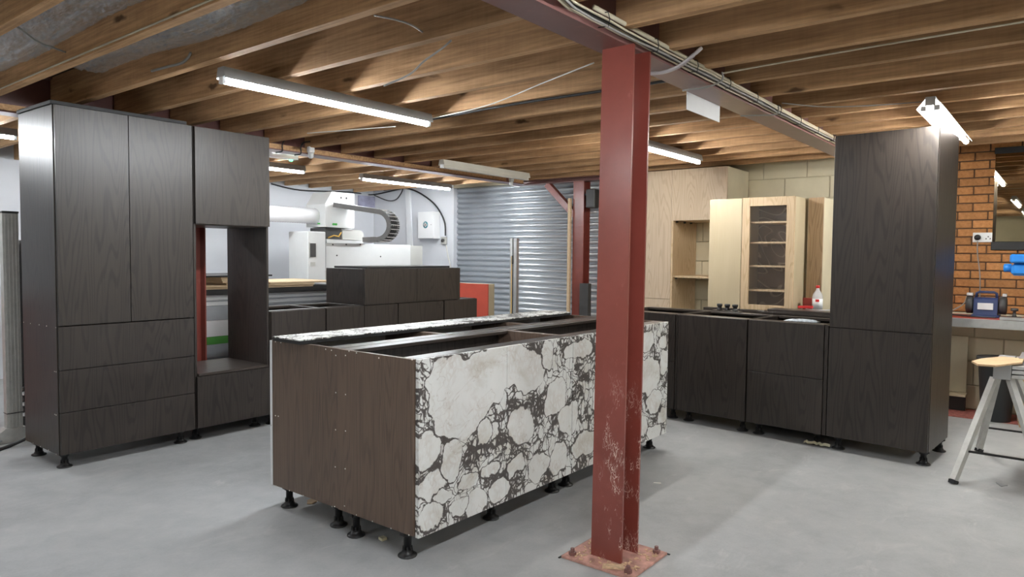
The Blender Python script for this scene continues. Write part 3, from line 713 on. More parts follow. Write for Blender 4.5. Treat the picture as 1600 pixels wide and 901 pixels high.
# emergency light, sensors
t = thing('emergency_light', 'clear emergency light with green lamp beside the timber filled beam', 'light', (3.62, 5.75, ZJ-.001), .05)
MB().cbox(0, .36, -.05, .05, -.03, 0).build('base', 'white_metal', t); MB().cbox(.01, .35, -.045, .045, -.07, -.0305).build('cover', 'clear_plastic', t)
MB().lathe([(.014, -.084), (.018, -.078), (.018, -.0705)], (.30, 0, 0), 10).build('green_lamp', 'green_led', t)
for x, lab in ((3.86, 'small white motion sensor on timber filled beam near oven housing'), (6.76, 'small white motion sensor on timber filled beam near shutter')):
    t = thing('motion_sensor', lab, 'sensor', (x, 5.396, 2.30)); MB().cbox(-.03, .03, -.045, 0, -.055, -.001, .008).build('body', 'white_metal', t)
    MB().lathe([(.012, -.105), (.024, -.095), (.026, -.056)], (0, -.022, 0), 12).build('lens', 'white_metal', t)
t = thing('hanging_sign', 'blank white rectangular sign hanging from cable beam', 'sign', (3.592, 1.6475, 2.14))
MB().cbox(0, .455, 0, .004, 0, .098, .0006).build('plate', 'white_panel', t)
for x in (.01, .445): MB().lathe([(.004, 0), (.004, .010)], (x, .002, .0985), 8).build('hook', 'grey_metal', t)

# ------------------------------------------------------------------ cables
cb = thing('cable_bundle', 'bundle of cream and black cables tied along edge of the red beam', 'cables', (0, 0, 0))
cols = ['cable_cream', 'cable_black', 'cable_grey', 'cable_cream', 'cable_black', 'cable_cream', 'cable_grey']
for k, c in enumerate(cols):
    rr = random.Random(20+k); pts = []
    y, z = 1.4815-.013*(k % 3), 2.250+.0135*(k//3)+.004*(k % 2)
    for i in range(40):
        x = 2.06+i*(7.0-2.06)/39; near = max(0, 1-(x-2.0)/1.2)
        pts.append((x, y+rr.uniform(-.002, .002)-.004, z+.006*math.sin(x*3+k*1.7)*(.3+near)+rr.uniform(-.002, .002)+(.035*max(0, 1-(x-2.06)/.12))))
    MB().tube(pts, (.0058, .0045, .005)[k % 3], 6).build('cable', c, cb)
MB().tube([(2.35, 1.470, 2.302), (4.0, 1.466, 2.286), (7.0, 1.468, 2.284)], .0095, 8).build('conduit', 'cable_cream', cb)
for i in range(11):
    x = 2.42+i*.42; MB().tube([(x, 1.492, 2.246), (x+.002, 1.447, 2.243), (x, 1.440, 2.27), (x-.002, 1.447, 2.297), (x, 1.482, 2.30)], .0022, 5).build('cable_tie', 'cable_black', cb)
def cable(label, mat, r, pts, seed=None, name='cable'):
    pts = [Vector(p) for p in pts]
    # smooth through the points
    out = []
    for i in range(len(pts)-1):
        p0, p1, p2, p3 = pts[max(i-1,0)], pts[i], pts[i+1], pts[min(i+2, len(pts)-1)]
        for k in range(6):
            u = k/6; out.append(.5*((2*p1)+(p2-p0)*u+(2*p0-5*p1+4*p2-p3)*u*u+(3*p1-p0-3*p2+p3)*u**3))
    out.append(pts[-1]); return tag(MB().tube(out, r, 6).build(name, mat), label, 'cable')
def Z(px, py, z): return on(px, py, 'z', z)
cable('thin white cable from nearest batten light to the red column', 'cable_white', .0035, [(3.42, 3.43, 2.262), Z(760, 165, 2.272), Z(850, 129, 2.28), Z(928, 98, 2.282)])
cable('black cable running along the joists behind the nearest batten light', 'cable_black', .008, [Z(676, 186, 2.281), Z(800, 163, 2.279), Z(928, 144, 2.28), Z(1050, 125, 2.281)])
cable('thin pale cable left of the nearest batten light', 'cable_white', .0035, [Z(480, 208, 2.283), Z(560, 202, 2.28), Z(618, 197.5, 2.279)])
cable('grey flat conduit looping from column top to a right joist', 'conduit_grey', .009, [Z(1006, 115, 2.224), Z(1035, 113, 2.222), Z(1060, 104, 2.222), Z(1080, 89, 2.236), Z(1096, 75, 2.278)])
cable('brown cable looped under the beam near the hanging sign', 'cable_grey', .0045, [(3.52, 1.640, 2.226), (3.50, 1.58, 2.222), (3.52, 1.50, 2.226), (3.525, 1.428, 2.25), (3.50, 1.418, 2.285)])
cable('brown cable looped under the beam right of the hanging sign', 'cable_grey', .0045, [(4.36, 1.640, 2.226), (4.36, 1.58, 2.222), (4.40, 1.50, 2.222), (4.405, 1.428, 2.224), (4.40, 1.422, 2.27)])
cable('pale cable clipped under right joist from beam', 'cable_cream', .0045, [(3.52, 1.425, 2.284), (3.50, 1.2, 2.284), (3.47, .7, 2.284), (3.46, .15, 2.284), (3.45, -.6, 2.284)])
cable('grey cable drooping between right joists near beam', 'cable_grey', .0035, [(4.40, 1.40, 2.283), (4.6, 1.2, 2.27), (4.75, .95, 2.275), (4.85, .7, 2.283)])
cable('wire crossing foil to the second left joist', 'cable_grey', .0045, [(1.015, Z(28, 40, 2.35).y, 2.40), Z(32, 45, 2.38), Z(60, 65, 2.36), (1.416, Z(107, 84, 2.34).y, 2.345)])
j1 = 1.872-.047
cable('cream cable clipped along the bottom of second left joist', 'cable_cream', .0045, [(j1-.4035-.005, 5.05, 2.300), (j1-.4035-.005, 4.0, 2.302), (j1-.4035-.005, 3.0, 2.302), (j1-.4035-.005, 1.9, 2.304)])
cable('short bent cable on the side of third left joist', 'cable_grey', .007, [on(237, 111, 'x', j1-.008), on(262, 104, 'x', j1-.008), on(282, 99, 'x', j1-.008), on(293, 91, 'x', j1-.008), on(298, 82, 'x', j1-.008)])
cable('dangling cable with connector on a centre joist', 'cable_grey', .0045, [on(600, 134, 'x', 2.225), on(640, 116, 'x', 2.222), on(662, 96, 'x', 2.220), on(690, 76, 'x', 2.222), on(705, 63, 'x', 2.224)])
cable('thin grey cable pinned to joist above nearest batten light', 'cable_grey', .004, [on(585, 24, 'x', 1.878), on(620, 31, 'x', 1.90), on(645, 40, 'x', 1.98), on(660, 50, 'x', 2.222)])
for k, (px, h) in enumerate(((441, .0), (470, .006))):
    x = on(px, 232, 'y', 5.395).x
    cable(('left', 'right')[k]+' of two short cables dropping over the timber filled beam', 'cable_black', .006, [(x+.03, 5.30, 2.33), (x+.01, 5.36, 2.325), (x, 5.392, 2.29), (x, 5.392, 2.235), (x-.01, 5.40, 2.222), (x-.02, 5.46, 2.220)])

# ------------------------------------------------------------------ far right: pale cabinets against the cream wall
PX = 6.84
t = thing('pale_cabinet', 'tall pale oak cabinet run with open niche against cream wall', 'cabinet', (PX, 3.98, 0), -math.pi/2)
yl = 3.98; wid = yl-2.691; nl = yl-3.262           # local x of niche left side
D = XF-.02-PX; zt = 2.25; zn = 1.72
MB().cbox(0, .019, .022, D, .10, zt).build('side_panel', 'pale_oak', t); MB().cbox(wid-.019, wid, .022, D, zn+.001, zt).build('side_panel', 'cream_paint', t)
MB().cbox(nl-.022, nl, .0, D, .10, zn).build('niche_side', 'golden_oak', t)
MB().cbox(.0, nl-.024, 0, .020, .897, zt).build('door', 'pale_oak', t); MB().cbox(.0, nl-.024, 0, .020, .10, .894).build('door', 'pale_oak', t)
MB().cbox(nl-.022, wid, 0, .020, zn+.001, zt).build('door', 'pale_oak', t)
MB().cbox(nl+.0005, wid-.02, .021, D, zn+.002, zn+.020).build('niche_top', 'golden_oak', t)
MB().cbox(nl+.0005, wid-.02, .02, D-.005, 1.125, 1.145).build('niche_shelf', 'golden_oak', t)
MB().cbox(.02, wid-.02, .021, D-.005, zt-.020, zt-.001).build('top_panel', 'birch_ply', t)
MB().cbox(.0, wid, .05, .07, .002, .099).build('plinth', 'pale_oak', t)
for y in (.03, .22, .38): MB().box(nl+.001, nl+.02, y+.03, y+.05, zn-.018, zn).box(nl+.001, nl+.02, y+.03, y+.05, 1.110, 1.124).build('bracket', 'cnc_dark', t)
# glazed cabinet standing on a bench behind the base run
GX, gz0, gz1 = 6.16, .885, 1.868
ya, yb, yc = 2.578, 2.280, 1.829
t = thing('glazed_cabinet', 'oak cabinet with open glazed door showing four shelves', 'cabinet', (GX, yb, gz0), -math.pi/2)
w = yb-yc; h = gz1-gz0; dp = .39
fr_ = .068
dr = MB().cbox(.001, fr_, 0, .022, .0, h).build('door_frame', 'golden_oak', t)
MB().cbox(w-fr_, w-.001, 0, .022, 0, h).build('stile', 'golden_oak', dr)
MB().cbox(fr_+.0005, w-fr_-.0005, 0, .022, h-.075, h).build('rail', 'golden_oak', dr); MB().cbox(fr_+.0005, w-fr_-.0005, 0, .022, 0, .045).build('rail', 'golden_oak', dr)
MB().cbox(fr_+.001, w-fr_-.001, .008, .012, .046, h-.076).build('glass_pane', 'pane', dr)
MB().cbox(0, .018, .024, dp, 0, h).build('side_panel', 'birch_ply', t); MB().cbox(w-.018, w, .024, dp, 0, h).build('side_panel', 'birch_ply', t)
MB().cbox(.0185, w-.0185, .024, dp, 0, .018).build('base_panel', 'birch_ply', t); MB().cbox(.0185, w-.0185, .024, dp, h-.018, h).build('top_panel', 'birch_ply', t)
MB().cbox(.0185, w-.0185, dp-.012, dp-.002, .019, h-.019).build('back_panel', 'swirl_reflection', t, 'brown back panel painted with pale swirls as reflections in the glass film')
for py in (347, 379, 416, 454): 
    z = on(1200, py, 'x', GX+.05).z-gz0; MB().cbox(.019, w-.019, .045, dp-.014, z-.008, z+.008).build('shelf', 'golden_oak', t)
t = thing('plywood_cabinet', 'plain pale plywood cabinet standing left of the glazed one', 'cabinet', (GX-.004, ya, gz0+.003), -math.pi/2)
w = ya-yb-.002
MB().cbox(0, w, 0, .018, 0, h-.006).build('front_panel', 'birch_ply', t)
for x in (0, w-.018): MB().cbox(x, x+.018, .0185, dp, 0, h-.006).build('side_panel', 'birch_ply', t)
MB().cbox(.0185, w-.0185, .0185, dp, h-.024, h-.006).build('top_panel', 'birch_ply', t); MB().cbox(.0185, w-.0185, .0185, dp, 0, .018).build('base_panel', 'birch_ply', t)
t = thing('oak_cabinet', 'narrow brown oak cabinet right of the glazed cabinet', 'cabinet', (6.45, 1.80, gz0), -math.pi/2)
w = .125; MB().cbox(0, w, 0, .020, 0, .985).build('door', 'brown_oak', t); MB().cbox(0, w, .022, .37, 0, .985).build('body', 'cream_paint', t)
# low units under those cabinets
t = thing('support_bench', 'low bench behind the right run carrying the pale cabinets', 'bench', (6.156, 2.62, 0), -math.pi/2)
MB().cbox(0, 1.02, 0, .68, .855, .883).build('top', 'dark_oak_flat', t)
for x in (.03, .96):
    for y in (.05, .60): MB().cbox(x, x+.04, y, y+.04, .001, .854).build('leg', 'dark_oak', t)
p = rot(aR, 5.735, 2.50)
t = thing('dark_panels', 'two long dark boards lying behind the drawer base cabinet', 'boards', (p[0], p[1], 0), aR-math.pi/2)
MB().cbox(.0, .80, .0, .18, .8785, .8965).build('board', 'dark_oak_flat', t); MB().cbox(.08, .80, .02, .20, .8975, .9175).build('board', 'dark_oak_flat', t)
MB().cbox(.0, .80, .10, .19, .001, .878).build('upright_board', 'dark_oak', t)
# three spare legs standing upside down on the sink base rail
p0 = rot(aR, 5.69, 2.862); q = rot(aR, 5.69, 2.62)
t = thing('leg_carrier', 'small board on sink base holding three spare legs', 'board', (p0[0], p0[1], BT+.001), aR-math.pi/2)
MB().cbox(0, .25, -.05, .02, 0, .010).build('board', 'dark_oak_flat', t)
for k, x in enumerate((.055, .125, .195)):
    p = rot(aR, 5.675, 2.862-x); o = tag(MB().lathe([(.026, 0), (.026, .008), (.018, .014), (.017, .030), (.024, .036), (.024, .054), (.012, .056)]).build('spare_leg', 'black_plastic'),
        ('left', 'middle', 'right')[k]+' of three black spare cabinet legs on sink base', 'cabinet leg', 'spare legs on sink base'); o.location = (p[0], p[1], BT+.0112)
# plastic wrapped pack on the drawer base
p = rot(aR, 5.205, 2.055); t = thing('hardware_pack', 'blue and white plastic pack lying on drawer base cabinet', 'pack', (p[0], p[1], BT+.001), aR-math.pi/2+.12)
vs = []; fs = []; r = random.Random(5)
for j in range(5):
    for i in range(11):
        u, v = i/10, j/4; z = .016*math.sin(math.pi*u)**.4*math.sin(math.pi*v)**.5+r.uniform(0, .004); vs.append((u*.24, v*.075-.02, z+.001))
b = MB(); n0 = len(vs); vs += [(x, y, 0) for x, y, z in vs]
for j in range(4):
    for i in range(10):
        a = j*11+i; fs += [(a, a+1, a+12, a+11), (n0+a, n0+a+11, n0+a+12, n0+a+1)]
edge = [i for i in range(11)]+[11*j+10 for j in range(1, 5)]+[44+i for i in range(9, -1, -1)]+[11*j for j in range(3, 0, -1)]
for a, c in zip(edge, edge[1:]+edge[:1]): fs.append((a, n0+a, n0+c, c))
b.add(vs, fs, True).build('wrapper', 'paper_blue', t)
# bottle and tools in front of the brown cabinet
bp_ = on(1277, 480, 'x', 6.30)
t = thing('bottle', 'clear plastic bottle with red cap and white label', 'bottle', (6.30, bp_.y, .884))
MB().lathe([(.040, 0), (.042, .01), (.042, .13), (.036, .155), (.014, .19), (.013, .205)], seg=16).build('body', 'clear_plastic', t)
MB().lathe([(.0428, .03), (.0428, .115)], seg=16).build('paper_label', 'white_panel', t); MB().box(-.044, -.0425, -.025, .005, .09, .112).build('red_mark', 'red_cap', t)
MB().lathe([(.016, .2055), (.016, .228)], seg=12).build('cap', 'red_cap', t)
y0 = on(1264, 480, 'x', 6.32).y
tag(MB().cbox(6.31, 6.38, y0-.03, y0+.05, .884, 1.0).build('red_box', 'red_top'), 'small dark red box beside the bottle', 'box')
t = thing('hand_tools', 'hand tools with white handles lying by the bottle', 'tools', (6.17, on(1275, 485, 'x', 6.2).y, .884))
MB().bar((0, .10, .006), (.03, -.12, .03), .012).bar((.02, .08, .03), (.0, -.10, .006), .012).build('handle', 'white_metal', t); MB().bar((.01, .02, .05), (.01, .14, .045), .02).build('grip', 'red_cap', t)

# ------------------------------------------------------------------ far right: brick wall, bench and saw horse
t = thing('wall_mirror', 'dark tinted reflective panel with black frame on brick wall', 'mirror', (XF-.014, 0, 0))
MB().cbox(-.012, -.002, -.55, .530, 1.502, 2.262).build('panel', 'tinted_mirror', t); MB().cbox(-.018, -.001, -.56, .536, 1.430, 1.5015).build('bottom_bar', 'black_board', t)
MB().cbox(-.018, -.001, -.56, .536, 2.2625, 2.315).build('top_bar', 'black_board', t)
t = thing('wall_socket', 'white double wall socket on brick beside dark panel', 'socket', (XF-.013, .598, 1.54))
MB().cbox(-.012, 0, -.074, .074, -.042, .042, .003).build('face_plate', 'white_metal', t)
for y, z in ((-.04, .006), (-.055, -.012), (-.025, -.012)): MB().box(-.0135, -.0122, y-.004, y+.004, z-.006, z+.006).build('pin_hole', 'black_plastic', t)
MB().lathe([(.024, 0), (.026, .006), (.022, .028), (.010, .034)], seg=12).build('plug', 'black_plastic', t)
o = t.children[-1]; o.rotation_euler = (0, -math.pi/2, 0); o.location = (-.0125, .038, 0)
cable('grey power lead hanging from the wall socket to the bench', 'cable_grey', .005, [(XF-.055, .632, 1.505), (XF-.05, .63, 1.40), (XF-.045, .605, 1.20), (XF-.045, .60, 1.0), (XF-.05, .60, .90), (XF-.16, .585, .868)])
BX = 6.90; bt = .858
t = thing('work_bench', 'work bench with red top and aluminium edge under brick wall', 'bench', (0, 0, 0))
MB().cbox(BX+.03, XF-.016, -1.2, 1.15, bt-.03, bt).build('top', 'red_top', t); MB().cbox(BX, BX+.029, -1.2, 1.15, bt-.075, bt-.002).build('front_edge', 'aluminium', t)
for y in (-1.1, 1.08): MB().cbox(BX+.05, BX+.10, y, y+.05, .001, bt-.031).build('leg', 'alu_matt', t)
t = thing('bench_grinder', 'navy blue bench grinder with guards on the red bench', 'grinder', (7.20, .535, bt+.001))
MB().cbox(-.09, .09, -.10, .10, 0, .02, .006).build('base', 'navy_plastic', t)
MB().prism([(-.085, .021), (.085, .021), (.07, .15), (.05, .165), (-.05, .165), (-.07, .15)], 'y', -.085, .085).build('body', 'navy_plastic', t)
MB().tube([(0, -.075, .15), (0, -.07, .20), (0, -.05, .21), (0, .05, .21), (0, .07, .20), (0, .075, .15)], .011, 8).build('handle', 'navy_plastic', t)
MB().box(-.0925, -.076, -.055, .055, .065, .12).build('display', 'sheet_white', t)
for s in (-1, 1):
    o = MB().lathe([(.055, 0), (.075, .006), (.075, .05), (.055, .056)], seg=16).build('wheel', 'cnc_dark', t); o.rotation_euler = (math.pi/2*s, 0, 0); o.location = (0, -s*.090, .10)
    MB().cbox(-.04, .04, s*.095-.02*(1-s)/2-0, s*.095+.045*s, .178, .20).build('guard', 'sheet_white', t)
cable('black cable trailing along the red bench top', 'cable_black', .006, [(7.30, 1.0, .875), (7.10, .80, .872), (7.04, .60, .866), (7.035, .50, .866), (7.03, .45, .866)])
cable('grey curled cable left of the bench grinder', 'cable_grey', .005, [(7.3, .95, .90), (7.2, .85, .885), (7.14, .78, .90), (7.20, .70, .96), (7.34, .69, 1.02)])
o = tag(MB().cbox(6.905, 6.99, -.3, .42, bt+.001, bt+.022).build('aluminium_fence', 'aluminium'), 'aluminium fence bar lying on bench edge at right', 'bar')
t = thing('bench_clamp', 'small dark clamp on bench right of the grinder', 'clamp', (7.15, .335, bt+.001))
MB().cbox(-.04, .04, -.05, .05, 0, .015).build('base', 'cnc_dark', t); MB().lathe([(.020, .0155), (.012, .03), (.012, .06), (.028, .064), (.028, .085)], seg=10).build('knob', 'cnc_dark', t)
t = thing('drill_head', 'blue cast drill press head at right edge above bench', 'drill press', (6.95, .22, 1.19))
MB().cbox(-.13, .16, -.20, .145, .13, .20, .012).build('belt_cover', 'blue_cast', t); MB().cbox(-.10, .12, -.16, .135, .03, .129, .02).build('head', 'blue_cast', t)
o = MB().lathe([(.025, 0), (.034, .004), (.034, .05), (.02, .055)], seg=12).build('motor_boss', 'blue_cast', t); o.rotation_euler = (-math.pi/2, 0, 0); o.location = (0, .136, .09)
MB().lathe([(.05, -.02), (.05, .029)], (0, 0, 0), 14).build('quill', 'blue_cast', t); MB().lathe([(.035, -.332), (.035, -.0205)], (.08, -.12, 0), 12).build('pillar', 'grey_metal', t)
# bin, boxes
t = thing('bin', 'dark grey plastic bin under the bench', 'bin', (7.10, .43, .004))
MB().lathe([(.105, 0), (.14, .50), (.152, .505), (.152, .53), (.138, .53)], seg=20).build('body', 'bin_grey', t)
t = thing('cardboard_box', 'brown cardboard box right of the grey bin', 'box', (6.92, .10, .004), .1)
MB().cbox(0, .32, -.22, .16, 0, .30).build('body', 'cardboard', t); MB().cbox(-.01, .33, -.23, .17, .301, .42, .004).build('upper_box', 'cardboard', t); MB().box(-.0015, -.0002, -.03, .0, .05, .06).build('print_mark', 'black_board', t)
t = thing('leaning_board', 'pale dusty board leaning against wall below bench', 'board', (7.36, .80, .16), 0)
o = MB().cbox(0, .018, -.13, .14, 0, .50).build('panel', 'cream_paint', t); o.rotation_euler = (0, .04, 0)
MB().cbox(-.12, .03, -.14, .15, -.02, -.001).build('ledge', 'birch_ply', t); MB().cbox(-.02, .02, -.13, .14, -.156, -.021).build('foot', 'cnc_dark', t)
# saw horse
t = thing('saw_horse', 'grey metal folding saw horse at right edge', 'saw horse', (0, 0, 0))
tops = ((5.20, .33), (5.20, .25), (5.62, .33), (5.62, .25)); feet = ((4.917, .491), (4.917, .04), (5.863, .441), (5.863, .04))
for (a, b_), (c, d) in zip(tops, feet):
    MB().bar((a, b_, .62), (c, d, .022), .034, .034).build('leg', 'alu_matt', t)
    q = MB().bar((c, d, .0215), (c-.004, d+.003*(1 if d > .2 else -1), .001), .04, .036).build('rubber_foot', 'black_plastic', t)
def along(a, b_, k): return Vector((a[0], a[1], .62)).lerp(Vector((b_[0], b_[1], .022)), k)
for i in (0, 2): MB().bar(along(tops[i], feet[i], .72), along(tops[i+1], feet[i+1], .72), .012).build('spreader', 'black_plastic', t)
MB().cbox(5.16, 5.66, .245, .335, .6205, .715).build('top_beam', 'grey_metal', t)
for k, (dy, z) in enumerate(((.0, .64), (.0, .668), (.0, .696))): MB().cbox(5.18, 5.72, .10, .243, z-.011, z+.011).build('slat', 'aluminium', t)
pl = [on(1518, 564, 'z', .725), on(1528, 569, 'z', .725), on(1555, 571, 'z', .725), on(1597, 566, 'z', .725), on(1600, 560, 'z', .725), on(1565, 557, 'z', .725), on(1533, 560, 'z', .725)]
tag(MB().prism([(p.x, p.y) for p in pl], 'z', .7165, .7265).build('offcut_board', 'offcut'), 'irregular pale wooden offcut lying on the saw horse', 'offcut')
t = thing('metal_strips', 'silver metal strips on the saw horse behind offcut', 'strips', (5.42, .10, .718))
MB().cbox(.0, .35, .0, .12, .0, .015).build('strip', 'aluminium', t); MB().cbox(.08, .42, -.06, .08, .016, .034).build('strip', 'aluminium', t)

# ------------------------------------------------------------------ machine bay at the back left
t = thing('machine_table', 'long machine table with grey panels seen through oven niche', 'machine', (0, 0, 0))
X0, X1 = 2.55, 4.80; yf = 6.00
for z0, z1, mt, nm in ((.40, .515, 'sheet_grey', 'lower_panel'), (.517, .585, 'green_sheet', 'green_panel'), (.587, .730, 'sheet_white', 'white_panel'), (.732, .862, 'sheet_grey', 'grey_panel')):
    MB().cbox(X0, X1, yf, yf+.9, z0, z1).build(nm, mt, t)
MB().cbox(X0, X1, yf+.05, yf+.85, .10, .398).build('base', 'sheet_grey', t)
for x in (X0+.1, X1-.2):
    for y in (yf+.1, yf+.7): MB().cbox(x, x+.08, y, y+.08, .001, .0995).build('leg', 'cnc_dark', t)
r = random.Random(11)
for k in range(6):
    z = .863+k*.0165; dx = r.uniform(-.03, .03)
    o = tag(MB().cbox(X0+.1+dx, X1-.1+dx, yf+.03+r.uniform(-.02, .02), yf+.85, z, z+.015).build('sheet', 'sheet_white' if k != 2 else 'sheet_grey'), 'pale grey sheet in the stack on the machine table, layer %s from the bottom' % ('one two three four five six'.split()[k]), 'sheet', 'grey sheets on the machine table')
tag(MB().cbox(X0+.05, X1-.02, yf-.02, yf+.86, .963, 1.008).build('black_sheet', 'black_board'), 'thick black sheet under the stacked chipboards', 'sheet')
for k in range(6):
    z = 1.009+k*.0185; x1 = 3.78+r.uniform(-.05, .05) if k > 1 else 4.35
    tag(MB().cbox(3.05+(k > 1)*.30+r.uniform(0, .06), x1, yf+.0+r.uniform(0, .03), yf+.7, z, z+.0172).build('chipboard', 'chip_edge'), 'raw chipboard in the stack behind oven housing, layer %s from the bottom' % ('one two three four five six'.split()[k]), 'board', 'stacked chipboards')
tag(MB().cbox(3.2, 3.86, yf-.01, yf+.68, 1.121, 1.136).build('top_sheet', 'black_board'), 'thin black sheet on top of the stacked chipboards', 'sheet')
tag(MB().cbox(3.84, 4.62, yf+.0, yf+.75, 1.0465, 1.062).build('chipboard', 'chip_edge'), 'single wide chipboard right of the stacked chipboards', 'board')
# router gantry
CY = 6.95
t = thing('router_machine', 'large white woodworking router with hood and cable chain', 'machine', (0, CY, 0))
hx0, hx1 = 5.19, 5.625
MB().prism([(hx0, 1.66), (hx1, 1.65), (hx1, 2.075), (hx0+.10, 2.085), (hx0, 1.93)], 'y', 0, .37).build('hood', 'cnc_white', t)
for x in (.235, .315):
    for z, mt in ((2.02, 'cnc_dark'), (1.985, 'cnc_grey')):
        o = MB().lathe([(.014, 0), (.014, .003)], seg=12).build('vent', mt, t); o.rotation_euler = (math.pi/2, 0, 0); o.location = (hx0+x, -.0005, z)
for cx, cz, v in ((hx0+.07, 1.695, 0), (hx0+.14, 1.695, 0)):
    b = MB()
    for dx in (-.018, 0, .018): b.box(cx+dx-.008, cx+dx+.008, -.004, -.0005, cz-.012, cz+.012)
    b.prism([(cx-.038, cz), (cx-.026, cz-.016), (cx-.026, cz+.016)], 'y', -.004, -.0005).prism([(cx+.038, cz), (cx+.026, cz+.016), (cx+.026, cz-.016)], 'y', -.004, -.0005)
    if cx == hx0+.14: b.build('arrow_mark', 'green_mark', t)
b = MB()
for (y, z) in ((.13, 1.79), (.13, 1.77), (.13, 1.81), (.13, 1.70), (.105, 1.70)): b.box(hx0-.004, hx0-.0005, y-.012, y+.012, z-.008, z+.008)
b.prism([(.13, 1.84), (.115, 1.825), (.145, 1.825)], 'x', hx0-.004, hx0-.0005).prism([(.13, 1.745), (.115, 1.757), (.145, 1.757)], 'x', hx0-.004, hx0-.0005)
b.build('arrow_mark', 'green_mark', t)
bx0, bx1 = 5.20, 6.80
MB().cbox(bx0, bx1-.22, 0, .36, 1.14, 1.468).build('beam', 'cnc_white', t)
MB().prism([(0, 1.15), (.36, 1.15), (.36, 1.46), (0, 1.46)], 'x', bx1-.2195, bx1).build('beam_end', 'cnc_grey', t)
MB().prism([(bx0, 1.4685), (bx0+.52, 1.4685), (bx0+.60, 1.50), (bx0, 1.515)], 'y', -.02, .20).build('rail_cover', 'cnc_white', t)
MB().prism([(hx0+.27, 1.516), (hx0+.60, 1.51), (hx0+.60, 1.60), (hx0+.55, 1.635), (hx0+.27, 1.635)], 'y', .02, .24).build('motor_cover', 'cnc_grey', t)
MB().cbox(hx0+.02, hx0+.26, .03, .32, 1.516, 1.649).build('spindle', 'cnc_dark', t)
MB().tube([(hx0+.05, .01, 1.53), (hx0+.12, -.01, 1.56), (hx0+.20, .0, 1.55), (hx0+.25, .02, 1.60)], .008, 6).build('hose', 'yellow_strip', t)
MB().cbox(4.93, 5.185, -.02, .36, .06, 1.60, .01).build('tower', 'cnc_white', t)
MB().cbox(4.96, 5.04, -.028, -.0205, 1.30, 1.46).build('control_panel', 'cnc_dark', t); MB().box(4.945, 4.96, -.024, -.0205, 1.29, 1.47).box(4.965, 5.03, -.026, -.0205, 1.20, 1.24).build('switch', 'cnc_grey', t)
MB().cbox(5.20, 6.75, .05, .33, .001, 1.139).build('pedestal', 'cnc_grey', t)
for (x, z) in ((5.36, 1.32), (6.05, 1.31), (5.30, 1.45), (5.50, 1.455), (5.72, 1.46)):
    o = MB().lathe([(.010, 0), (.010, .003)], seg=8).build('bolt', 'cnc_dark', t); o.rotation_euler = (math.pi/2, 0, 0); o.location = (x, -.0005 if z < 1.4 else -.0005, z)
# cable chain: straight run then a U bend, its ladder side turned to the room
path = []
for i in range(12): path.append((i*.052, 1.925-i*.0075))
cx, cz, R = path[-1][0], path[-1][1]-.165, .165
for i in range(1, 13): a = math.pi/2-i*math.pi*1.06/12; path.append((cx+R*math.cos(a), cz+R*math.sin(a)))
for i in range(1, 4): path.append((path[-1][0]-.05, path[-1][1]-.002))
y0, y1 = 0, .23
cc = MB()
for y in (.045, .09, .14, .185): cc.tube([(x, y, z) for x, z in path], .014, 6)
CC = cc.build('cable_chain', 'cable_black', t, 'grey and white ladder cable chain bending down'); CC['kind'] = 'stuff'; CC.location = (5.285, -.03, 0); CC.rotation_euler.z = -1.2
for i in range(len(path)-1):
    (xa, za), (xb, zb) = path[i], path[i+1]; dx, dz = xb-xa, zb-za; L = math.hypot(dx, dz); nx, nz = -dz/L*.028, dx/L*.028
    q = [(xa-nx, za-nz), (xb-nx, zb-nz), (xb+nx, zb+nz), (xa+nx, za+nz)]
    for y in (y0, y1-.008): MB().prism(q, 'y', y, y+.008).build('chain_link', 'chain_grey', CC)
    mx, mz = (xa+xb)/2, (za+zb)/2
    for sg in (1, -1): MB().bar((mx+sg*nx, y0+.0085, mz+sg*nz), (mx+sg*nx, y1-.0085, mz+sg*nz), .014, .008).build('cross_bar', 'white_metal', CC)
def hose(label, pts, r, n):
    pts = [Vector(p) for p in pts]; b = MB(); L = len(pts)-1; prev = None; vs = []; seg = 14
    for i in range(n*2+1):
        u = i/(n*2)*L; j = min(int(u), L-1); p = pts[j].lerp(pts[j+1], u-j); d = (pts[j+1]-pts[j]).normalized(); a = d.cross(Vector((0, 0, 1))).normalized(); c = d.cross(a)
        rr = r*(1 if i % 2 else .93)
        for k in range(seg): q = 2*math.pi*k/seg; vs.append(p+a*rr*math.cos(q)+c*rr*math.sin(q))
    fs = []
    for i in range(n*2):
        for k in range(seg): k2 = (k+1) % seg; fs.append((i*seg+k, i*seg+k2, (i+1)*seg+k2, (i+1)*seg+k))
    return tag(b.add(vs, fs, True).build('extraction_hose', 'clear_plastic'), label, 'hose')
hose('clear ribbed extraction hose entering left side of router hood', [(2.6, 7.14, 1.80), (4.2, 7.13, 1.79), (5.184, 7.13, 1.79)], .095, 60)
hose('clear ribbed extraction hose behind the router cable chain', [(5.64, 7.42, 1.72), (5.95, 7.6, 1.76), (6.1, 7.7, 1.62), (6.12, 7.72, 1.30), (6.12, 7.73, .01)], .085, 44)
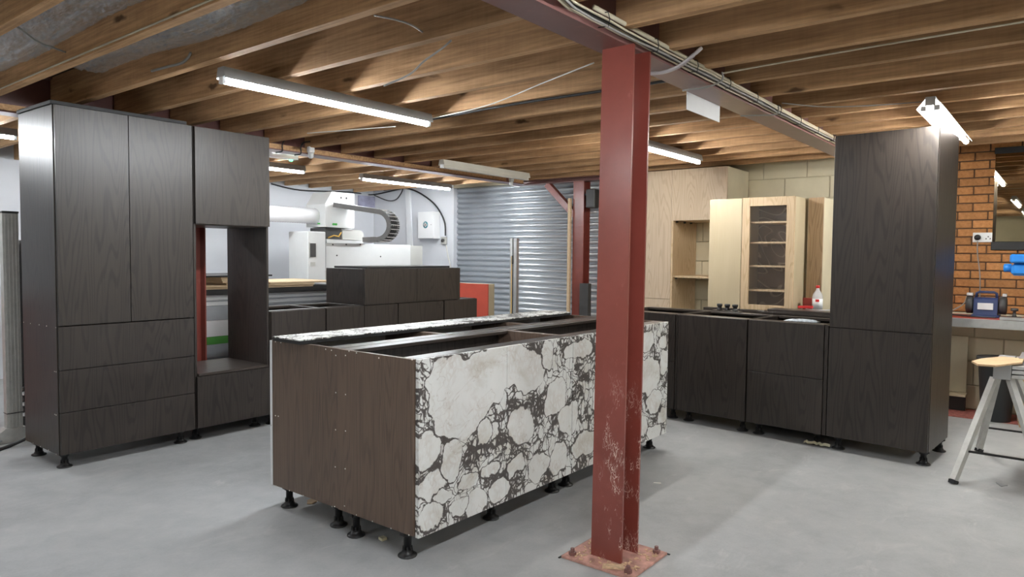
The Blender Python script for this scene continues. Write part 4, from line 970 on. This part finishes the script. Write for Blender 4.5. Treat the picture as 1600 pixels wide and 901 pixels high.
# first aid box, screen, cables, leaning panel on the white walls
t = thing('first_aid_box', 'white first aid wall box with round blue cross emblem', 'first aid box', (XF-.0135, 7.40, 1.775))
MB().cbox(-.13, 0, -.165, .155, -.20, .19, .004).build('body', 'white_metal', t)
MB().cbox(-.142, -.1305, -.163, .153, -.198, .188, .003).build('door', 'white_metal', t)
o = MB().lathe([(.050, 0), (.050, .002)], seg=20).build('emblem_disc', 'teal_mark', t); o.rotation_euler = (0, -math.pi/2, 0); o.location = (-.1422, -.005, 0)
MB().box(-.1462, -.1445, -.019, .009, -.034, .034).box(-.1462, -.1445, -.039, .029, -.014, .014).build('emblem_cross', 'white_metal', t)
MB().box(-.146, -.1425, -.125, -.115, -.005, .005).build('lock', 'cnc_dark', t)
p0, p1 = on(559, 305, 'y', YL), on(584, 327, 'y', YL)
tag(MB().cbox(p0.x, p1.x, YL-.03, YL-.001, p1.z, p0.z).build('wall_screen', 'purple_screen'), 'small purple grey plastic screen high on white wall corner', 'screen')
t = thing('leaning_sheet', 'tall white sheet leaning on far white wall beside first aid box', 'panel', (XF-.016, 8.13, .003), 0)
pa, pb = on(634, 292, 'x', XF-.03), on(650, 385, 'x', XF-.03)
MB().prism([(pa.y-8.13, pa.z-.02), (pa.y-8.13-.10, pa.z-.02), (-.42, 0), (-.32, 0)], 'x', -.03, -.002).build('panel', 'white_panel', t)
p = on(694, 375, 'x', XF-.03)
t = thing('isolator_switch', 'small grey isolator switch beside first aid box', 'switch', (XF-.013, p.y, p.z)); MB().cbox(-.04, 0, -.05, .05, -.06, .05, .006).build('case', 'cnc_grey', t)
o = MB().lathe([(.028, 0), (.025, .02)], seg=12).build('knob', 'cnc_dark', t); o.rotation_euler = (0, -math.pi/2, 0); o.location = (-.0405, 0, -.005)
X_ = XF-.075
cable('black cable curving down white wall to isolator switch', 'cable_black', .012, [on(600, 297, 'x', X_), on(632, 294, 'x', X_), on(655, 301, 'x', X_), on(680, 320, 'x', X_), on(694, 345, 'x', X_), on(696, 368, 'x', X_)])
cable('black cable drooping along ceiling edge above router', 'cable_black', .011, [on(424, 287, 'y', YL-.02), on(470, 297, 'y', YL-.02), on(545, 300, 'y', YL-.02), on(580, 304, 'y', YL-.02), on(612, 298, 'x', X_-.03), on(632, 293, 'x', X_-.03)])
cable('black cable sagging below ceiling between router and far wall', 'cable_black', .009, [on(585, 305, 'x', X_-.06), on(605, 313, 'x', X_-.06), on(618, 312, 'x', X_-.06), on(626, 303, 'x', X_-.06), on(630, 294, 'x', X_-.06)])
cable('white cable dropping below the isolator switch', 'cable_white', .008, [on(697, 382, 'x', X_), on(700, 400, 'x', X_), on(704, 420, 'x', X_), on(706, 470, 'x', X_)])
# red panel, aluminium post and plank near the shutter
t = thing('red_sheet', 'red faced sheet with pale edge at end of back run', 'panel', (6.55, 5.56, .001))
MB().cbox(0, .02, 0, .62, 0, .985).build('face', 'red_panel', t); MB().cbox(.0205, .13, 0, .62, 0, .985).build('core', 'birch_ply', t)
t = thing('aluminium_post', 'tall aluminium profile with yellow strip in front of shutter', 'post', (6.50, 5.13, .001))
MB().cbox(0, .05, .012, .05, .012, 1.54).cbox(0, .05, -.05, -.005, .012, 1.54).build('profile', 'aluminium', t); MB().box(.03, .045, -.005, .012, .012, 1.54).build('groove', 'cnc_dark', t)
MB().box(-.004, -.0005, .014, .024, .012, 1.33).build('yellow_strip', 'yellow_strip', t); MB().cbox(-.012, .029, -.0045, .0115, 1.24, 1.34).build('catch', 'cnc_dark', t)
MB().cbox(-.06, .11, -.11, .11, 0, .011).build('foot_plate', 'alu_matt', t)
tag(MB().cbox(7.05, 7.085, 4.70, 4.735, .001, 2.03).build('timber_length', 'chip_edge'), 'thin timber length propped against far red column', 'timber')
t = thing('mounted_box', 'small black box mounted on far column near ceiling', 'box', (7.12, 4.43, 2.02)); MB().cbox(-.06, .06, -.06, .06, -.11, .11, .01).build('case', 'cnc_dark', t); MB().bar((0, .06, .05), (0, .108, .05), .02).build('bracket', 'cnc_dark', t)
tag(MB().cbox(7.30, 7.40, 4.28, 4.42, 1.0, 1.52).build('wall_box', 'red_top'), 'red box on the wall between the two red columns', 'box')
tag(MB().cbox(7.0, 7.07, 4.40, 4.52, .001, 1.02).build('black_tube_stand', 'cnc_dark'), 'black upright stand beside foot of far red column', 'stand')
# left edge: guide post, pipes, red panel
t = thing('guide_post', 'grey aluminium machine post with bolted foot at left edge', 'post', (1.672, 5.80, 0))
b = MB().cbox(-.048, .048, -.03, .03, .06, 1.60)
for x in (-.03, -.01, .012, .032): b.box(x-.004, x+.004, -.034, -.0305, .06, 1.60)
b.build('profile', 'alu_matt', t); MB().cbox(-.05, .05, -.036, .036, 1.601, 1.615).build('cap', 'cnc_dark', t); MB().cbox(-.05, .05, -.037, .034, .20, .206).build('clip', 'cnc_dark', t)
MB().prism([(-.16, .001), (.15, .001), (.15, .03), (.06, .10), (-.06, .10), (-.16, .03)], 'y', -.045, .05).build('foot', 'alu_matt', t)
for x in (-.10, .10): MB().lathe([(.014, .001), (.014, .012)], (x, -.06, .02), 8).build('bolt', 'grey_metal', t)
t = thing('pipe_rack', 'black pipe with yellow rod behind left tall cabinet', 'pipe', (1.86, 6.22, 0))
MB().lathe([(.028, .001), (.028, 1.33), (.040, 1.331), (.040, 1.42)], seg=12).build('pipe', 'cnc_dark', t); MB().lathe([(.008, .001), (.008, 1.45)], (.075, -.02, 0), 8).build('rod', 'yellow_strip', t)
for k in range(6): MB().bar((-.02, -.05, .10+k*.04), (.40, .05, .11+k*.04), .03, .022).build('strip', 'sheet_white' if k % 2 == 0 else 'cnc_dark', t)
tag(MB().cbox(1.2, 1.72, 6.42, 6.45, .001, .97).build('red_sheet', 'red_panel'), 'orange red sheet standing at the left edge behind grey post', 'panel')
cable('black cable on the floor behind left tall cabinet feet', 'cable_black', .012, [(1.50, 5.55, .013), (1.60, 5.62, .013), (1.72, 5.60, .06), (1.85, 5.66, .10)])
t = thing('tape_roll', 'yellow tape roll on the floor at left edge', 'tape', (1.44, 5.62, .001)); MB().lathe([(.06, 0), (.06, .05), (.03, .05)], seg=16).build('roll', 'yellow_strip', t); MB().lathe([(.045, .0505), (.045, .056)], seg=14).build('core', 'cnc_dark', t)

# ------------------------------------------------------------------ scraps on the floor
def scrap(name, label, px, py, outline, mat, th=.004, rz=0.):
    p = on(px, py, 'z', 0); o = tag(MB().prism(outline, 'z', 0, th).build(name, mat), label, 'scrap'); o.location = (p.x, p.y, .0008); o.rotation_euler.z = rz; return o
scrap('wood_scrap', 'pale wood scrap on floor under island end', 487, 784, [(-.03, -.02), (.05, -.035), (.06, .0), (.01, .03), (-.035, .01)], 'offcut', .006, .5)
scrap('paper_scrap', 'small curled yellow scrap on floor in front of island', 597, 843, [(-.018, -.014), (.012, -.02), (.02, .006), (-.004, .018)], 'tape_cream', .012, .2)
scrap('wood_scrap', 'tiny white scrap on floor right of red column', 1027, 755, [(-.012, -.02), (.0, -.022), (.012, .018), (.002, .022)], 'screw_white', .004, .8)
scrap('metal_scrap', 'small dark flat scrap on floor beside the saw horse', 1565, 757, [(-.05, .0), (.0, -.03), (.06, -.005), (.02, .03)], 'grey_metal', .003, 0)
r = random.Random(2)
b = MB(); p0, p1 = on(1256, 690, 'z', 0), on(1297, 697, 'z', 0)
pts = [Vector((p0.x, p0.y, 0)).lerp(Vector((p1.x, p1.y, 0)), i/10)+Vector((r.uniform(-.012, .012), 0, .003+.012*abs(math.sin(i*1.3)))) for i in range(11)]
for a, c in zip(pts, pts[1:]): b.add([a+Vector((-.012, 0, -.001)), a+Vector((.012, 0, .012)), c+Vector((.012, 0, .012)), c+Vector((-.012, 0, -.001)), a+Vector((-.010, 0, -.003)), a+Vector((.014, 0, .010)), c+Vector((.014, 0, .010)), c+Vector((-.010, 0, -.003))], [(0,1,2,3),(7,6,5,4),(0,4,5,1),(2,6,7,3)])
tag(b.build('tape_strip', 'tape_cream'), 'crumpled cream tape strip on floor under right base cabinets', 'tape').location = (-.05, -.01, .002)
